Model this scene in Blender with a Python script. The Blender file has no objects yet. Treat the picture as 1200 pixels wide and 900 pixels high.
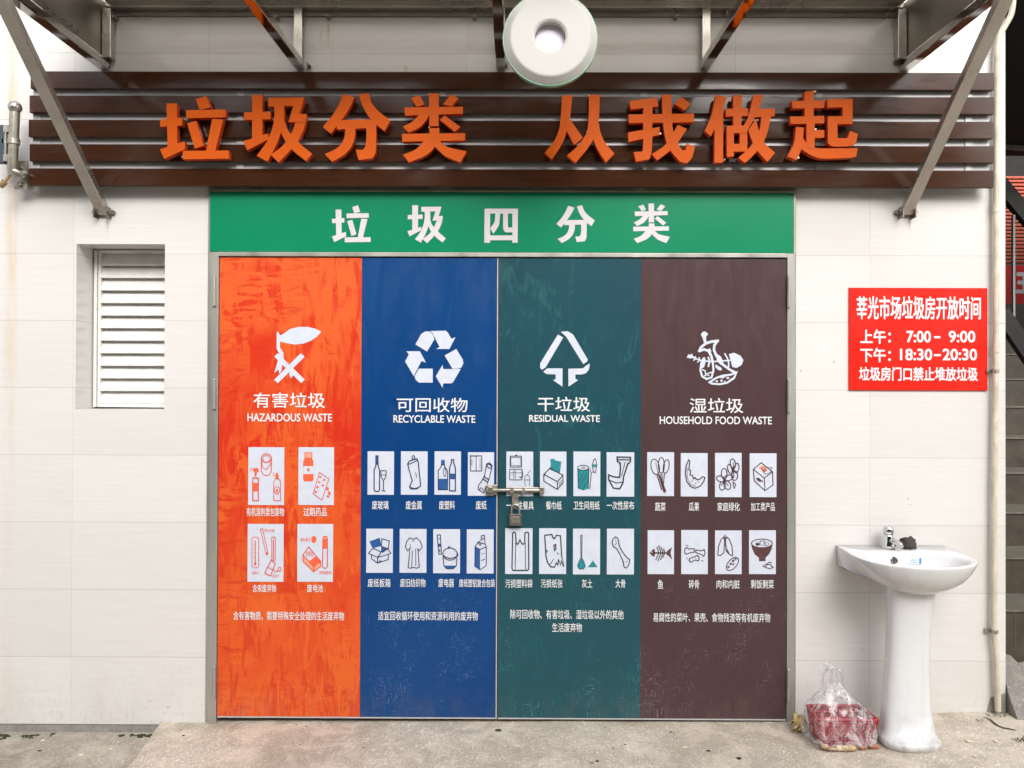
import bpy, bmesh, math, random
from mathutils import Vector, Matrix, noise, geometry
R = math.radians
scene = bpy.context.scene
C = scene.collection
random.seed(7)

# ------------------------------------------------------------------ camera
CAM = Vector((0.2225, -3.516, 1.500))
YAW, PITCH, ROLL = 0.00436, 0.00646, 0.00347
FPX = 924.0                                   # focal length in photo pixels (1200 wide)
fw = Vector((-math.sin(YAW) * math.cos(PITCH), math.cos(YAW) * math.cos(PITCH), math.sin(PITCH)))
rt = Vector((math.cos(YAW), math.sin(YAW), 0))
up = rt.cross(fw)
rt2 = rt * math.cos(ROLL) + up * math.sin(ROLL)
up2 = up * math.cos(ROLL) - rt * math.sin(ROLL)
cd = bpy.data.cameras.new('camera')
cd.sensor_width = 36
cd.lens = FPX / 1200 * 36
cd.clip_start = 0.05
cd.clip_end = 2000
cam = bpy.data.objects.new('camera', cd)
C.objects.link(cam)
mx = Matrix((rt2, up2, -fw)).transposed().to_4x4()
mx.translation = CAM
cam.matrix_world = mx
scene.camera = cam

# ------------------------------------------------------------------ light
SUN_EL, SUN_AZ = 36, 14                        # degrees; azimuth off straight behind the camera (towards +x)
w = bpy.data.worlds.new('World')
scene.world = w
w.use_nodes = True
nt = w.node_tree
sky = nt.nodes.new('ShaderNodeTexSky')
sky.sky_type = 'NISHITA'
sky.sun_disc = False
sky.sun_elevation = R(SUN_EL)
sky.sun_rotation = R(180 - SUN_AZ)
sky.air_density = 1.0
sky.dust_density = 3.0
sky.ozone_density = 1.0
hs = nt.nodes.new('ShaderNodeHueSaturation')
hs.inputs['Saturation'].default_value = 0.22   # overcast, nearly white sky
nt.links.new(sky.outputs[0], hs.inputs['Color'])
nt.links.new(hs.outputs[0], nt.nodes['Background'].inputs['Color'])
nt.nodes['Background'].inputs['Strength'].default_value = 0.15
sd = bpy.data.lights.new('sun', 'SUN')
sd.energy = 1.5
sd.angle = R(40)
sd.color = (1.0, 0.97, 0.93)
sun = bpy.data.objects.new('sun', sd)
C.objects.link(sun)
sdir = Vector((math.sin(R(SUN_AZ)) * math.cos(R(SUN_EL)), -math.cos(R(SUN_AZ)) * math.cos(R(SUN_EL)), math.sin(R(SUN_EL))))
sun.rotation_euler = sdir.to_track_quat('Z', 'Y').to_euler()
sun.location = (0, -6, 8)
vs = scene.view_settings
vs.view_transform = 'Standard'
vs.look = 'None'
vs.gamma = 1
vs.exposure = 1.0
vs.use_curve_mapping = False
scene.cycles.max_bounces = 10
scene.cycles.transparent_max_bounces = 16
scene.cycles.caustics_reflective = False
scene.cycles.caustics_refractive = False
scene.cycles.sample_clamp_indirect = 4.0


# ------------------------------------------------------------------ measuring: a photo pixel on the plane y
def P(px, py, y=0.0):
    d = fw + rt2 * ((px - 600) / FPX) + up2 * ((450 - py) / FPX)
    t = (y - CAM.y) / d.y
    return CAM + d * t


def rect(x0, y0, x1, y1, y=0.0):
    a, b, c, d = P(x0, y0, y), P(x1, y0, y), P(x1, y1, y), P(x0, y1, y)
    return ((a.x + d.x) / 2, (b.x + c.x) / 2, (c.z + d.z) / 2, (a.z + b.z) / 2)     # xl, xr, zb, zt


# ------------------------------------------------------------------ mesh helpers
class MB:
    def __init__(s):
        s.v, s.f, s.m, s.sm = [], [], [], []

    def face(s, pts, m=0, sm=False):
        n = len(s.v)
        s.v += [Vector(p) for p in pts]
        s.f.append(list(range(n, n + len(pts))))
        s.m.append(m)
        s.sm.append(sm)

    def raw(s, verts, faces, m=0, sm=False):
        n = len(s.v)
        s.v += [Vector(p) for p in verts]
        for f in faces:
            s.f.append([i + n for i in f])
            s.m.append(m)
            s.sm.append(sm)

    def box(s, x0, x1, y0, y1, z0, z1, m=0):
        v = [(x0, y0, z0), (x1, y0, z0), (x1, y1, z0), (x0, y1, z0), (x0, y0, z1), (x1, y0, z1), (x1, y1, z1), (x0, y1, z1)]
        s.raw(v, [(3, 2, 1, 0), (4, 5, 6, 7), (0, 1, 5, 4), (1, 2, 6, 5), (2, 3, 7, 6), (3, 0, 4, 7)], m)

    def prism(s, pts, y0, y1, m=0, side=None):
        """pts: (x, z) outline; front at y0, back at y1"""
        a = sum(pts[i][0] * pts[(i + 1) % len(pts)][1] - pts[(i + 1) % len(pts)][0] * pts[i][1] for i in range(len(pts)))
        if a < 0:
            pts = pts[::-1]
        n = len(pts)
        v = [(p[0], y0, p[1]) for p in pts] + [(p[0], y1, p[1]) for p in pts]
        tri = geometry.tessellate_polygon([[Vector((p[0], p[1], 0)) for p in pts]])
        fs = []
        for t in tri:
            t = list(t)
            ar = (pts[t[1]][0] - pts[t[0]][0]) * (pts[t[2]][1] - pts[t[0]][1]) - (pts[t[2]][0] - pts[t[0]][0]) * (pts[t[1]][1] - pts[t[0]][1])
            if ar < 0:
                t = t[::-1]
            fs.append(t)
        s.raw(v, fs + [[i + n for i in t[::-1]] for t in fs], m)
        s.raw(v, [(i, i + n, (i + 1) % n + n, (i + 1) % n) for i in range(n)], m if side is None else side)

    def flat(s, pts, y, m=0):
        """one-sided sheet facing the street, pts: (x, z)"""
        tri = geometry.tessellate_polygon([[Vector((p[0], p[1], 0)) for p in pts]])
        for t in tri:
            t = list(t)
            ar = (pts[t[1]][0] - pts[t[0]][0]) * (pts[t[2]][1] - pts[t[0]][1]) - (pts[t[2]][0] - pts[t[0]][0]) * (pts[t[1]][1] - pts[t[0]][1])
            if ar < 0:
                t = t[::-1]
            s.face([(pts[i][0], y, pts[i][1]) for i in t], m)

    def line(s, pts, wd, y, m=0, closed=False):
        """a drawn line (x, z) of width wd as flat quads"""
        q = []
        for p in pts:
            if not q or math.hypot(p[0] - q[-1][0], p[1] - q[-1][1]) > 1e-6:
                q.append((p[0], p[1]))
        if closed and len(q) > 2 and math.hypot(q[0][0] - q[-1][0], q[0][1] - q[-1][1]) < 1e-6:
            q.pop()
        n = len(q)
        if n < 2:
            return
        h = wd / 2
        va, vb = [], []
        for i in range(n):
            a = q[i - 1] if (i > 0 or closed) else None
            c = q[(i + 1) % n] if (i < n - 1 or closed) else None
            p = q[i]
            d0 = ((p[0] - a[0]), (p[1] - a[1])) if a else None
            d1 = ((c[0] - p[0]), (c[1] - p[1])) if c else None
            d0 = d0 or d1
            d1 = d1 or d0
            l0, l1 = math.hypot(*d0), math.hypot(*d1)
            n0, n1 = (-d0[1] / l0, d0[0] / l0), (-d1[1] / l1, d1[0] / l1)
            mxx, mzz = n0[0] + n1[0], n0[1] + n1[1]
            ml = math.hypot(mxx, mzz)
            if ml < 0.5:
                mxx, mzz, k = n1[0], n1[1], h
            else:
                mxx, mzz = mxx / ml, mzz / ml
                k = h / max(0.5, mxx * n1[0] + mzz * n1[1])
            va.append((p[0] + mxx * k, y, p[1] + mzz * k))
            vb.append((p[0] - mxx * k, y, p[1] - mzz * k))
        for i in range(n if closed else n - 1):
            j = (i + 1) % n
            s.face([vb[i], vb[j], va[j], va[i]], m)

    def tube(s, path, r, n=12, m=0, caps=True, sm=True):
        path = [Vector(p) for p in path]
        rs = r if isinstance(r, (list, tuple)) else [r] * len(path)
        rings = []
        ref = Vector((0.31, 0.77, 0.55)).normalized()
        for i, p in enumerate(path):
            t = (path[min(i + 1, len(path) - 1)] - path[max(i - 1, 0)]).normalized()
            a = t.cross(ref)
            if a.length < 1e-3:
                a = t.cross(Vector((1, 0, 0)))
            a.normalize()
            b = t.cross(a)
            rings.append([p + (a * math.cos(2 * math.pi * k / n) + b * math.sin(2 * math.pi * k / n)) * rs[i] for k in range(n)])
        v = [q for ring in rings for q in ring]
        f = []
        for i in range(len(rings) - 1):
            for k in range(n):
                f.append((i * n + k, i * n + (k + 1) % n, (i + 1) * n + (k + 1) % n, (i + 1) * n + k))
        s.raw(v, f, m, sm)
        if caps:
            s.face(rings[0][::-1], m)
            s.face(rings[-1], m)

    def loft(s, rings, m=0, caps=(True, True), sm=True):
        n = len(rings[0])
        v = [q for r in rings for q in r]
        f = [(i * n + k, i * n + (k + 1) % n, (i + 1) * n + (k + 1) % n, (i + 1) * n + k) for i in range(len(rings) - 1) for k in range(n)]
        s.raw(v, f, m, sm)
        if caps[0]:
            s.face(rings[0][::-1], m)
        if caps[1]:
            s.face(rings[-1], m)

    def beam(s, a, b, w, h, side=Vector((1, 0, 0)), m=0):
        """square bar from a to b; w along `side`, h across it"""
        a, b = Vector(a), Vector(b)
        d = (b - a).normalized()
        u = (side - d * side.dot(d)).normalized() * w / 2
        q = d.cross(u).normalized() * h / 2
        v = [a - u - q, a + u - q, a + u + q, a - u + q, b - u - q, b + u - q, b + u + q, b - u + q]
        s.raw(v, [(3, 2, 1, 0), (4, 5, 6, 7), (0, 1, 5, 4), (1, 2, 6, 5), (2, 3, 7, 6), (3, 0, 4, 7)], m)

    def ball(s, c, r, n=12, m=0, sc=(1, 1, 1)):
        rings = []
        for i in range(1, n):
            t = math.pi * i / n
            rings.append([Vector((c[0] + r * sc[0] * math.sin(t) * math.cos(2 * math.pi * k / (2 * n)), c[1] + r * sc[1] * math.sin(t) * math.sin(2 * math.pi * k / (2 * n)), c[2] - r * sc[2] * math.cos(t))) for k in range(2 * n)])
        s.loft(rings, m, (True, True))


def offset_of(parent):
    o = Vector((0, 0, 0))
    while parent is not None:
        o += Vector(parent.location)
        parent = parent.parent
    return o


def obj(name, mb, mats, parent=None, bevel=0.0, weld=False, subsurf=0, label=None, segs=2, recalc=False):
    me = bpy.data.meshes.new(name)
    off = offset_of(parent)
    me.from_pydata([tuple(v - off) for v in mb.v], [], mb.f)
    if not isinstance(mats, (list, tuple)):
        mats = [mats]
    for m in mats:
        me.materials.append(m)
    for p, mi, sm in zip(me.polygons, mb.m, mb.sm):
        p.material_index = mi
        p.use_smooth = sm
    if weld or bevel or subsurf or recalc:
        bm = bmesh.new()
        bm.from_mesh(me)
        bmesh.ops.remove_doubles(bm, verts=bm.verts, dist=2e-5)
        if recalc:
            bmesh.ops.recalc_face_normals(bm, faces=bm.faces)
        bm.to_mesh(me)
        bm.free()
    me.update()
    o = bpy.data.objects.new(name, me)
    C.objects.link(o)
    if parent is not None:
        o.parent = parent
    if bevel:
        b = o.modifiers.new('bevel', 'BEVEL')
        b.width = bevel
        b.segments = segs
        b.limit_method = 'ANGLE'
        b.angle_limit = R(40)
        b.harden_normals = False
    if subsurf:
        b = o.modifiers.new('sub', 'SUBSURF')
        b.levels = b.render_levels = subsurf
    if label:
        o['label'] = label
    return o


def tag(o, label=None, cat=None, group=None, kind=None):
    if label:
        o['label'] = label
    if cat:
        o['category'] = cat
    if group:
        o['group'] = group
    if kind:
        o['kind'] = kind
    return o


def thing(name, loc, label, cat, group=None):
    o = bpy.data.objects.new(name, None)
    o.empty_display_size = 0.1
    o.location = loc
    C.objects.link(o)
    return tag(o, label, cat, group)


# ------------------------------------------------------------------ materials
def newmat(name):
    m = bpy.data.materials.new(name)
    m.use_nodes = True
    return m, m.node_tree, m.node_tree.nodes['Principled BSDF']


def node(nt, kind, **kw):
    n = nt.nodes.new(kind)
    for k, v in kw.items():
        setattr(n, k, v)
    return n


def coords(nt, scale=(1, 1, 1), rot=(0, 0, 0)):
    tc = node(nt, 'ShaderNodeTexCoord')
    mp = node(nt, 'ShaderNodeMapping')
    mp.inputs['Scale'].default_value = scale
    mp.inputs['Rotation'].default_value = rot
    nt.links.new(tc.outputs['Object'], mp.inputs['Vector'])
    return mp.outputs[0]


def noise_tex(nt, vec, scale, detail=4, rough=0.6, dist=0.0):
    n = node(nt, 'ShaderNodeTexNoise')
    n.inputs['Scale'].default_value = scale
    n.inputs['Detail'].default_value = detail
    n.inputs['Roughness'].default_value = rough
    n.inputs['Distortion'].default_value = dist
    nt.links.new(vec, n.inputs['Vector'])
    return n.outputs['Fac']


def ramp(nt, fac, a, b, c0=(0, 0, 0, 1), c1=(1, 1, 1, 1)):
    r = node(nt, 'ShaderNodeValToRGB')
    r.color_ramp.elements[0].position = a
    r.color_ramp.elements[1].position = b
    r.color_ramp.elements[0].color = c0
    r.color_ramp.elements[1].color = c1
    nt.links.new(fac, r.inputs[0])
    return r.outputs[0]


def mix(nt, fac, a, b, blend='MIX'):
    m = node(nt, 'ShaderNodeMix', data_type='RGBA', blend_type=blend)
    for sock, v in ((m.inputs[0], fac), (m.inputs[6], a), (m.inputs[7], b)):
        if hasattr(v, 'is_output'):
            nt.links.new(v, sock)
        elif isinstance(v, (int, float)):
            sock.default_value = v
        else:
            sock.default_value = (*v[:3], 1)
    return m.outputs[2]


def math_(nt, op, a, b=None, c=None):
    m = node(nt, 'ShaderNodeMath', operation=op)
    for s, v in zip(m.inputs, (a, b, c)):
        if v is None:
            continue
        if hasattr(v, 'is_output'):
            nt.links.new(v, s)
        else:
            s.default_value = v
    return m.outputs[0]


def bump(nt, b, h, strength=0.2, dist=0.01):
    n = node(nt, 'ShaderNodeBump')
    n.inputs['Strength'].default_value = strength
    n.inputs['Distance'].default_value = dist
    nt.links.new(h, n.inputs['Height'])
    nt.links.new(n.outputs[0], b.inputs['Normal'])


def pm(name, base, rough=0.5, metal=0.0, var=0.12, scale=10, bmp=0.0, coat=0.0, stretch=(1, 1, 1), rvar=0.08, spec=0.5):
    m, nt, b = newmat(name)
    v = coords(nt, stretch)
    n = noise_tex(nt, v, scale)
    lo = tuple(c * (1 - var) for c in base)
    hi = tuple(min(1, c * (1 + var)) for c in base)
    nt.links.new(ramp(nt, n, 0.3, 0.7, (*lo, 1), (*hi, 1)), b.inputs['Base Color'])
    nt.links.new(ramp(nt, n, 0.3, 0.7, (rough - rvar,) * 3 + (1,), (rough + rvar,) * 3 + (1,)), b.inputs['Roughness'])
    b.inputs['Metallic'].default_value = metal
    b.inputs['Coat Weight'].default_value = coat
    b.inputs['Coat Roughness'].default_value = 0.08
    b.inputs['Specular IOR Level'].default_value = spec
    if bmp:
        bump(nt, b, noise_tex(nt, v, scale * 6), bmp, 0.003)
    return m


M = {}
M['steel'] = pm('brushed_stainless', (0.52, 0.495, 0.455), 0.3, 0.9, 0.12, 6, 0.03, stretch=(1, 1, 0.25), rvar=0.07)
M['mirror'] = pm('polished_stainless', (0.60, 0.57, 0.53), 0.07, 1.0, 0.08, 9, 0.01, rvar=0.03)
M['dull_steel'] = pm('dull_steel_sheet', (0.22, 0.20, 0.17), 0.4, 0.75, 0.18, 5, 0.05, rvar=0.08)
M['frame_steel'] = pm('frame_stainless', (0.42, 0.41, 0.37), 0.36, 0.6, 0.2, 7, 0.04, stretch=(1, 1, 0.15))
M['galv'] = pm('galvanised_steel', (0.42, 0.39, 0.33), 0.38, 0.85, 0.2, 40, 0.08)
M['bolt'] = pm('zinc_bolt', (0.30, 0.26, 0.22), 0.38, 0.9, 0.3, 60)
M['alu'] = pm('grey_aluminium', (0.52, 0.51, 0.51), 0.4, 0.25, 0.06, 12)
M['white_alu'] = pm('white_aluminium', (0.72, 0.71, 0.68), 0.28, 0.0, 0.05, 10)
M['white_plastic'] = pm('white_plastic', (0.46, 0.45, 0.42), 0.5, 0.0, 0.05, 9)
M['lavender'] = pm('lavender_plastic', (0.70, 0.65, 0.76), 0.4, 0.0, 0.03, 9)
M['green_edge'] = pm('green_glass_edge', (0.20, 0.36, 0.25), 0.2, 0.0, 0.2, 14)
M['orange'] = pm('orange_acrylic', (0.56, 0.086, 0.001), 0.5, 0.0, 0.05, 5, spec=0.15)
M['orange_side'] = pm('orange_letter_side', (0.56, 0.055, 0.006), 0.4, 0.0, 0.08, 8)
M['sign_white'] = pm('sign_white_vinyl', (0.60, 0.565, 0.59), 0.4, 0.0, 0.03, 20)
M['vinyl_white'] = pm('white_vinyl_print', (0.56, 0.595, 0.68), 0.4, 0.0, 0.04, 30)
M['text_white'] = pm('white_lettering', (0.70, 0.71, 0.72), 0.45, 0.0, 0.03, 30)
M['sign_green'] = pm('green_board', (0.002, 0.205, 0.092), 0.25, 0.0, 0.04, 2.5, 0.02, spec=0.4, rvar=0.02)
M['sign_red'] = pm('red_board', (0.66, 0.016, 0.008), 0.3, 0.0, 0.04, 4, spec=0.35)
M['ceramic'] = pm('white_ceramic', (0.66, 0.66, 0.665), 0.10, 0.0, 0.015, 6, coat=0.4)
def make_ceramic():
    m, nt, b = newmat('white_ceramic')
    tc = node(nt, 'ShaderNodeTexCoord')
    sx = node(nt, 'ShaderNodeSeparateXYZ')
    nt.links.new(tc.outputs['Object'], sx.inputs[0])
    v = coords(nt)
    col = mix(nt, ramp(nt, noise_tex(nt, v, 3.0, 3), 0.3, 0.7), (0.64, 0.64, 0.645), (0.68, 0.68, 0.685))
    foot = ramp(nt, sx.outputs[2], 0.0, 0.16, (1, 1, 1, 1), (0, 0, 0, 1))
    gr = ramp(nt, noise_tex(nt, coords(nt, (1, 1, 0.5)), 22, 6, 0.75), 0.46, 0.66)
    col = mix(nt, math_(nt, 'MULTIPLY', math_(nt, 'MULTIPLY', foot, gr), 0.75), col, (0.26, 0.235, 0.20))
    run = ramp(nt, noise_tex(nt, coords(nt, (26, 26, 1.6)), 1.6, 4, 0.6), 0.52, 0.75)
    col = mix(nt, math_(nt, 'MULTIPLY', run, 0.16), col, (0.42, 0.39, 0.34))
    vo = node(nt, 'ShaderNodeTexVoronoi')
    vo.inputs['Scale'].default_value = 26.0
    nt.links.new(v, vo.inputs['Vector'])
    sp = math_(nt, 'MULTIPLY', math_(nt, 'LESS_THAN', vo.outputs['Distance'], 0.07), ramp(nt, noise_tex(nt, v, 6, 2), 0.52, 0.60))
    col = mix(nt, math_(nt, 'MULTIPLY', sp, 0.7), col, (0.20, 0.18, 0.16))
    nt.links.new(col, b.inputs['Base Color'])
    nt.links.new(ramp(nt, math_(nt, 'MULTIPLY', foot, gr), 0.0, 1.0, (0.10, 0.10, 0.10, 1), (0.6, 0.6, 0.6, 1)), b.inputs['Roughness'])
    b.inputs['Coat Weight'].default_value = 0.3
    b.inputs['Coat Roughness'].default_value = 0.06
    return m


M['ceramic'] = make_ceramic()
M['chrome'] = pm('chrome', (0.66, 0.66, 0.66), 0.1, 1.0, 0.05, 20)
M['dark'] = pm('dark_metal', (0.025, 0.025, 0.027), 0.45, 0.3, 0.2, 20)
M['sticker'] = pm('pale_sticker', (0.62, 0.70, 0.80), 0.4, 0.0, 0.05, 60)
M['blue_ink'] = pm('blue_ink', (0.06, 0.24, 0.55), 0.4, 0.0, 0.1, 60)
M['lump'] = pm('dark_grey_lump', (0.055, 0.047, 0.043), 0.9, 0.0, 0.5, 60, 0.6)
M['brass'] = pm('worn_steel_bolt', (0.46, 0.42, 0.36), 0.34, 0.85, 0.2, 40, 0.05)
M['padlock'] = pm('padlock_body', (0.20, 0.18, 0.17), 0.4, 0.8, 0.25, 120, 0.1)
M['pipe'] = pm('cream_pipe_paint', (0.56, 0.50, 0.40), 0.5, 0.0, 0.25, 30, 0.2, stretch=(1, 1, 0.4))
M['cement'] = pm('grey_cement', (0.25, 0.235, 0.215), 0.9, 0.0, 0.25, 18, 0.4)
M['rubber'] = pm('black_rubber', (0.03, 0.03, 0.034), 0.6, 0.0, 0.2, 20)
M['blue_grey'] = pm('blue_grey_plate', (0.06, 0.075, 0.10), 0.4, 0.3, 0.1, 20)
M['cable'] = pm('brown_cable', (0.30, 0.20, 0.10), 0.5, 0.0, 0.2, 30)
M['basket'] = pm('red_basket_plastic', (0.36, 0.010, 0.028), 0.35, 0.0, 0.12, 30)
M['scrap'] = pm('food_scraps', (0.50, 0.36, 0.20), 0.6, 0.0, 0.45, 40, 0.3)
M['scrap_pale'] = pm('pale_scraps', (0.68, 0.58, 0.44), 0.6, 0.0, 0.25, 50, 0.3)
M['scrap_red'] = pm('reddish_scraps', (0.42, 0.15, 0.07), 0.5, 0.0, 0.4, 50, 0.3)
M['stair'] = pm('dark_stair_tile', (0.050, 0.039, 0.026), 0.5, 0.0, 0.3, 14, 0.1)
M['tread'] = pm('stair_tread_lightened', (0.13, 0.115, 0.092), 0.6, 0.0, 0.25, 16)  # treads coloured lighter than risers in place of light falling on them
M['grout'] = pm('stair_grout', (0.075, 0.066, 0.055), 0.7, 0.0, 0.2, 30)
M['shade_dark'] = pm('shade_near_black', (0.016, 0.014, 0.012), 0.9, 0.0, 0.2, 5)  # near-black colour stands in for the shade of the interiors
M['shop_red'] = pm('red_banner', (0.62, 0.016, 0.022), 0.45, 0.0, 0.1, 4)
M['redbrick'] = pm('red_roller_shutter', (0.36, 0.06, 0.024), 0.5, 0.0, 0.15, 6)
M['iron'] = pm('black_iron', (0.02, 0.019, 0.018), 0.45, 0.5, 0.2, 20)
M['greypost'] = pm('grey_post_paint', (0.22, 0.23, 0.21), 0.5, 0.1, 0.1, 12)
M['weed'] = pm('weed_leaf', (0.11, 0.12, 0.05), 0.7, 0.0, 0.4, 40)
M['moss'] = pm('dark_moss', (0.035, 0.040, 0.015), 0.95, 0.0, 0.5, 60, 0.5)
M['facade'] = pm('street_facade', (0.22, 0.20, 0.16), 0.8, 0.0, 0.15, 2)
M['leafage'] = pm('street_leaf', (0.06, 0.10, 0.028), 0.6, 0.0, 0.4, 3)
M['bark'] = pm('street_bark', (0.10, 0.08, 0.06), 0.9, 0.0, 0.3, 8)
M['glass_dark'] = pm('window_dark', (0.03, 0.035, 0.04), 0.1, 0.0, 0.1, 2)


def make_tile():
    m, nt, b = newmat('polished_wall_tile')
    tc = node(nt, 'ShaderNodeTexCoord')
    sx = node(nt, 'ShaderNodeSeparateXYZ')
    nt.links.new(tc.outputs['Object'], sx.inputs[0])
    X, Z = sx.outputs[0], sx.outputs[2]
    cut = math_(nt, 'LESS_THAN', X, -1.0)
    Xs = math_(nt, 'ADD', math_(nt, 'SUBTRACT', X, math_(nt, 'MULTIPLY', cut, 0.045)), 6.0)
    Zs = math_(nt, 'ADD', Z, 6.0)

    def joint(v, step, hw):
        f = math_(nt, 'MODULO', v, step)
        d = math_(nt, 'MINIMUM', f, math_(nt, 'SUBTRACT', step, f))
        return math_(nt, 'LESS_THAN', d, hw)
    jz, jx = joint(Zs, 0.3, 0.0014), joint(Xs, 0.6, 0.0011)
    vis = noise_tex(nt, coords(nt, (1.2, 1, 1.2)), 2.0, 3)
    jx = math_(nt, 'MULTIPLY', jx, ramp(nt, vis, 0.35, 0.6, (0.25,) * 3 + (1,), (1, 1, 1, 1)))
    J = math_(nt, 'MAXIMUM', jz, jx)
    # per tile tint
    cmb = node(nt, 'ShaderNodeCombineXYZ')
    nt.links.new(math_(nt, 'FLOOR', math_(nt, 'DIVIDE', Xs, 0.6)), cmb.inputs[0])
    nt.links.new(math_(nt, 'FLOOR', math_(nt, 'DIVIDE', Zs, 0.3)), cmb.inputs[2])
    wn = node(nt, 'ShaderNodeTexWhiteNoise')
    nt.links.new(cmb.outputs[0], wn.inputs['Vector'])
    tint = mix(nt, wn.outputs['Value'], (0.640, 0.620, 0.597), (0.682, 0.666, 0.646))
    # fine horizontal grain of the tile print
    g = noise_tex(nt, coords(nt, (2.2, 1, 60)), 1.6, 5, 0.65, 0.4)
    col = mix(nt, ramp(nt, g, 0.35, 0.7, (0, 0, 0, 1), (0.3, 0.3, 0.3, 1)), tint, (0.53, 0.49, 0.455))
    # splash dirt near the ground
    low = ramp(nt, Z, 0.0, 0.33, (1, 1, 1, 1), (0, 0, 0, 1))
    sp = ramp(nt, noise_tex(nt, coords(nt, (30, 30, 13)), 2.4, 5, 0.75), 0.55, 0.68)
    dirt = math_(nt, 'MULTIPLY', low, sp)
    col = mix(nt, math_(nt, 'MULTIPLY', dirt, 0.55), col, (0.22, 0.20, 0.16))
    cl = ramp(nt, noise_tex(nt, coords(nt, (2.5, 2, 1.5)), 1.8, 4), 0.45, 0.75)
    col = mix(nt, math_(nt, 'MULTIPLY', math_(nt, 'MULTIPLY', low, cl), 0.3), col, (0.38, 0.33, 0.26))
    # small chips and specks
    vo = node(nt, 'ShaderNodeTexVoronoi')
    vo.inputs['Scale'].default_value = 9.0
    nt.links.new(coords(nt), vo.inputs['Vector'])
    chip = math_(nt, 'MULTIPLY', math_(nt, 'LESS_THAN', vo.outputs['Distance'], 0.045), ramp(nt, noise_tex(nt, coords(nt), 1.7, 2), 0.5, 0.62))
    col = mix(nt, math_(nt, 'MULTIPLY', chip, 0.6), col, (0.30, 0.26, 0.22))
    # rust that ran down the left edge
    rx = math_(nt, 'ABSOLUTE', math_(nt, 'ADD', X, 2.035))
    band = ramp(nt, rx, 0.0, 0.035, (1, 1, 1, 1), (0, 0, 0, 1))
    zf = ramp(nt, math_(nt, 'MULTIPLY', Z, 0.3), 0.28, 0.8)
    rn = ramp(nt, noise_tex(nt, coords(nt, (14, 1, 1.4)), 2.0, 4), 0.35, 0.7)
    rust = math_(nt, 'MULTIPLY', math_(nt, 'MULTIPLY', band, rn), math_(nt, 'ADD', math_(nt, 'MULTIPLY', zf, 0.8), 0.12))
    col = mix(nt, rust, col, (0.56, 0.33, 0.10))
    for (qx, qz, ln, hw) in ((385, 27, 0.12, 0.010), (136, 27, 0.08, 0.008), (376, 35, 0.07, 0.006), (126, 252, 0.10, 0.008), (1066, 254, 0.07, 0.008), (1045, 25, 0.06, 0.007), (476, 76, 0.05, 0.012)):
        c_ = P(qx, qz)
        hx = ramp(nt, math_(nt, 'ABSOLUTE', math_(nt, 'SUBTRACT', X, c_.x)), 0.0, hw, (1, 1, 1, 1), (0, 0, 0, 1))
        dz_ = math_(nt, 'DIVIDE', math_(nt, 'SUBTRACT', c_.z, Z), ln)
        hz = math_(nt, 'MULTIPLY', ramp(nt, dz_, 0.0, 0.1), ramp(nt, dz_, 0.3, 1.0, (1, 1, 1, 1), (0, 0, 0, 1)))
        col = mix(nt, math_(nt, 'MULTIPLY', math_(nt, 'MULTIPLY', hx, hz), ramp(nt, rn, 0.2, 0.8, (0.35,) * 3 + (1,), (0.8,) * 3 + (1,))), col, (0.42, 0.25, 0.10))
    col = mix(nt, math_(nt, 'MULTIPLY', J, 0.42), col, (0.26, 0.22, 0.185))
    nt.links.new(col, b.inputs['Base Color'])
    b.inputs['Roughness'].default_value = 0.16
    rr = ramp(nt, noise_tex(nt, coords(nt, (1, 1, 3)), 5, 3), 0.3, 0.7, (0.10,) * 3 + (1,), (0.2,) * 3 + (1,))
    rr2 = mix(nt, dirt, rr, (0.7, 0.7, 0.7))
    nt.links.new(rr2, b.inputs['Roughness'])
    hh = math_(nt, 'SUBTRACT', math_(nt, 'MULTIPLY', noise_tex(nt, coords(nt, (1, 1, 1)), 3.0, 2), 0.6), math_(nt, 'MULTIPLY', J, 0.5))
    bump(nt, b, hh, 0.06, 0.004)
    return m


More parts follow.
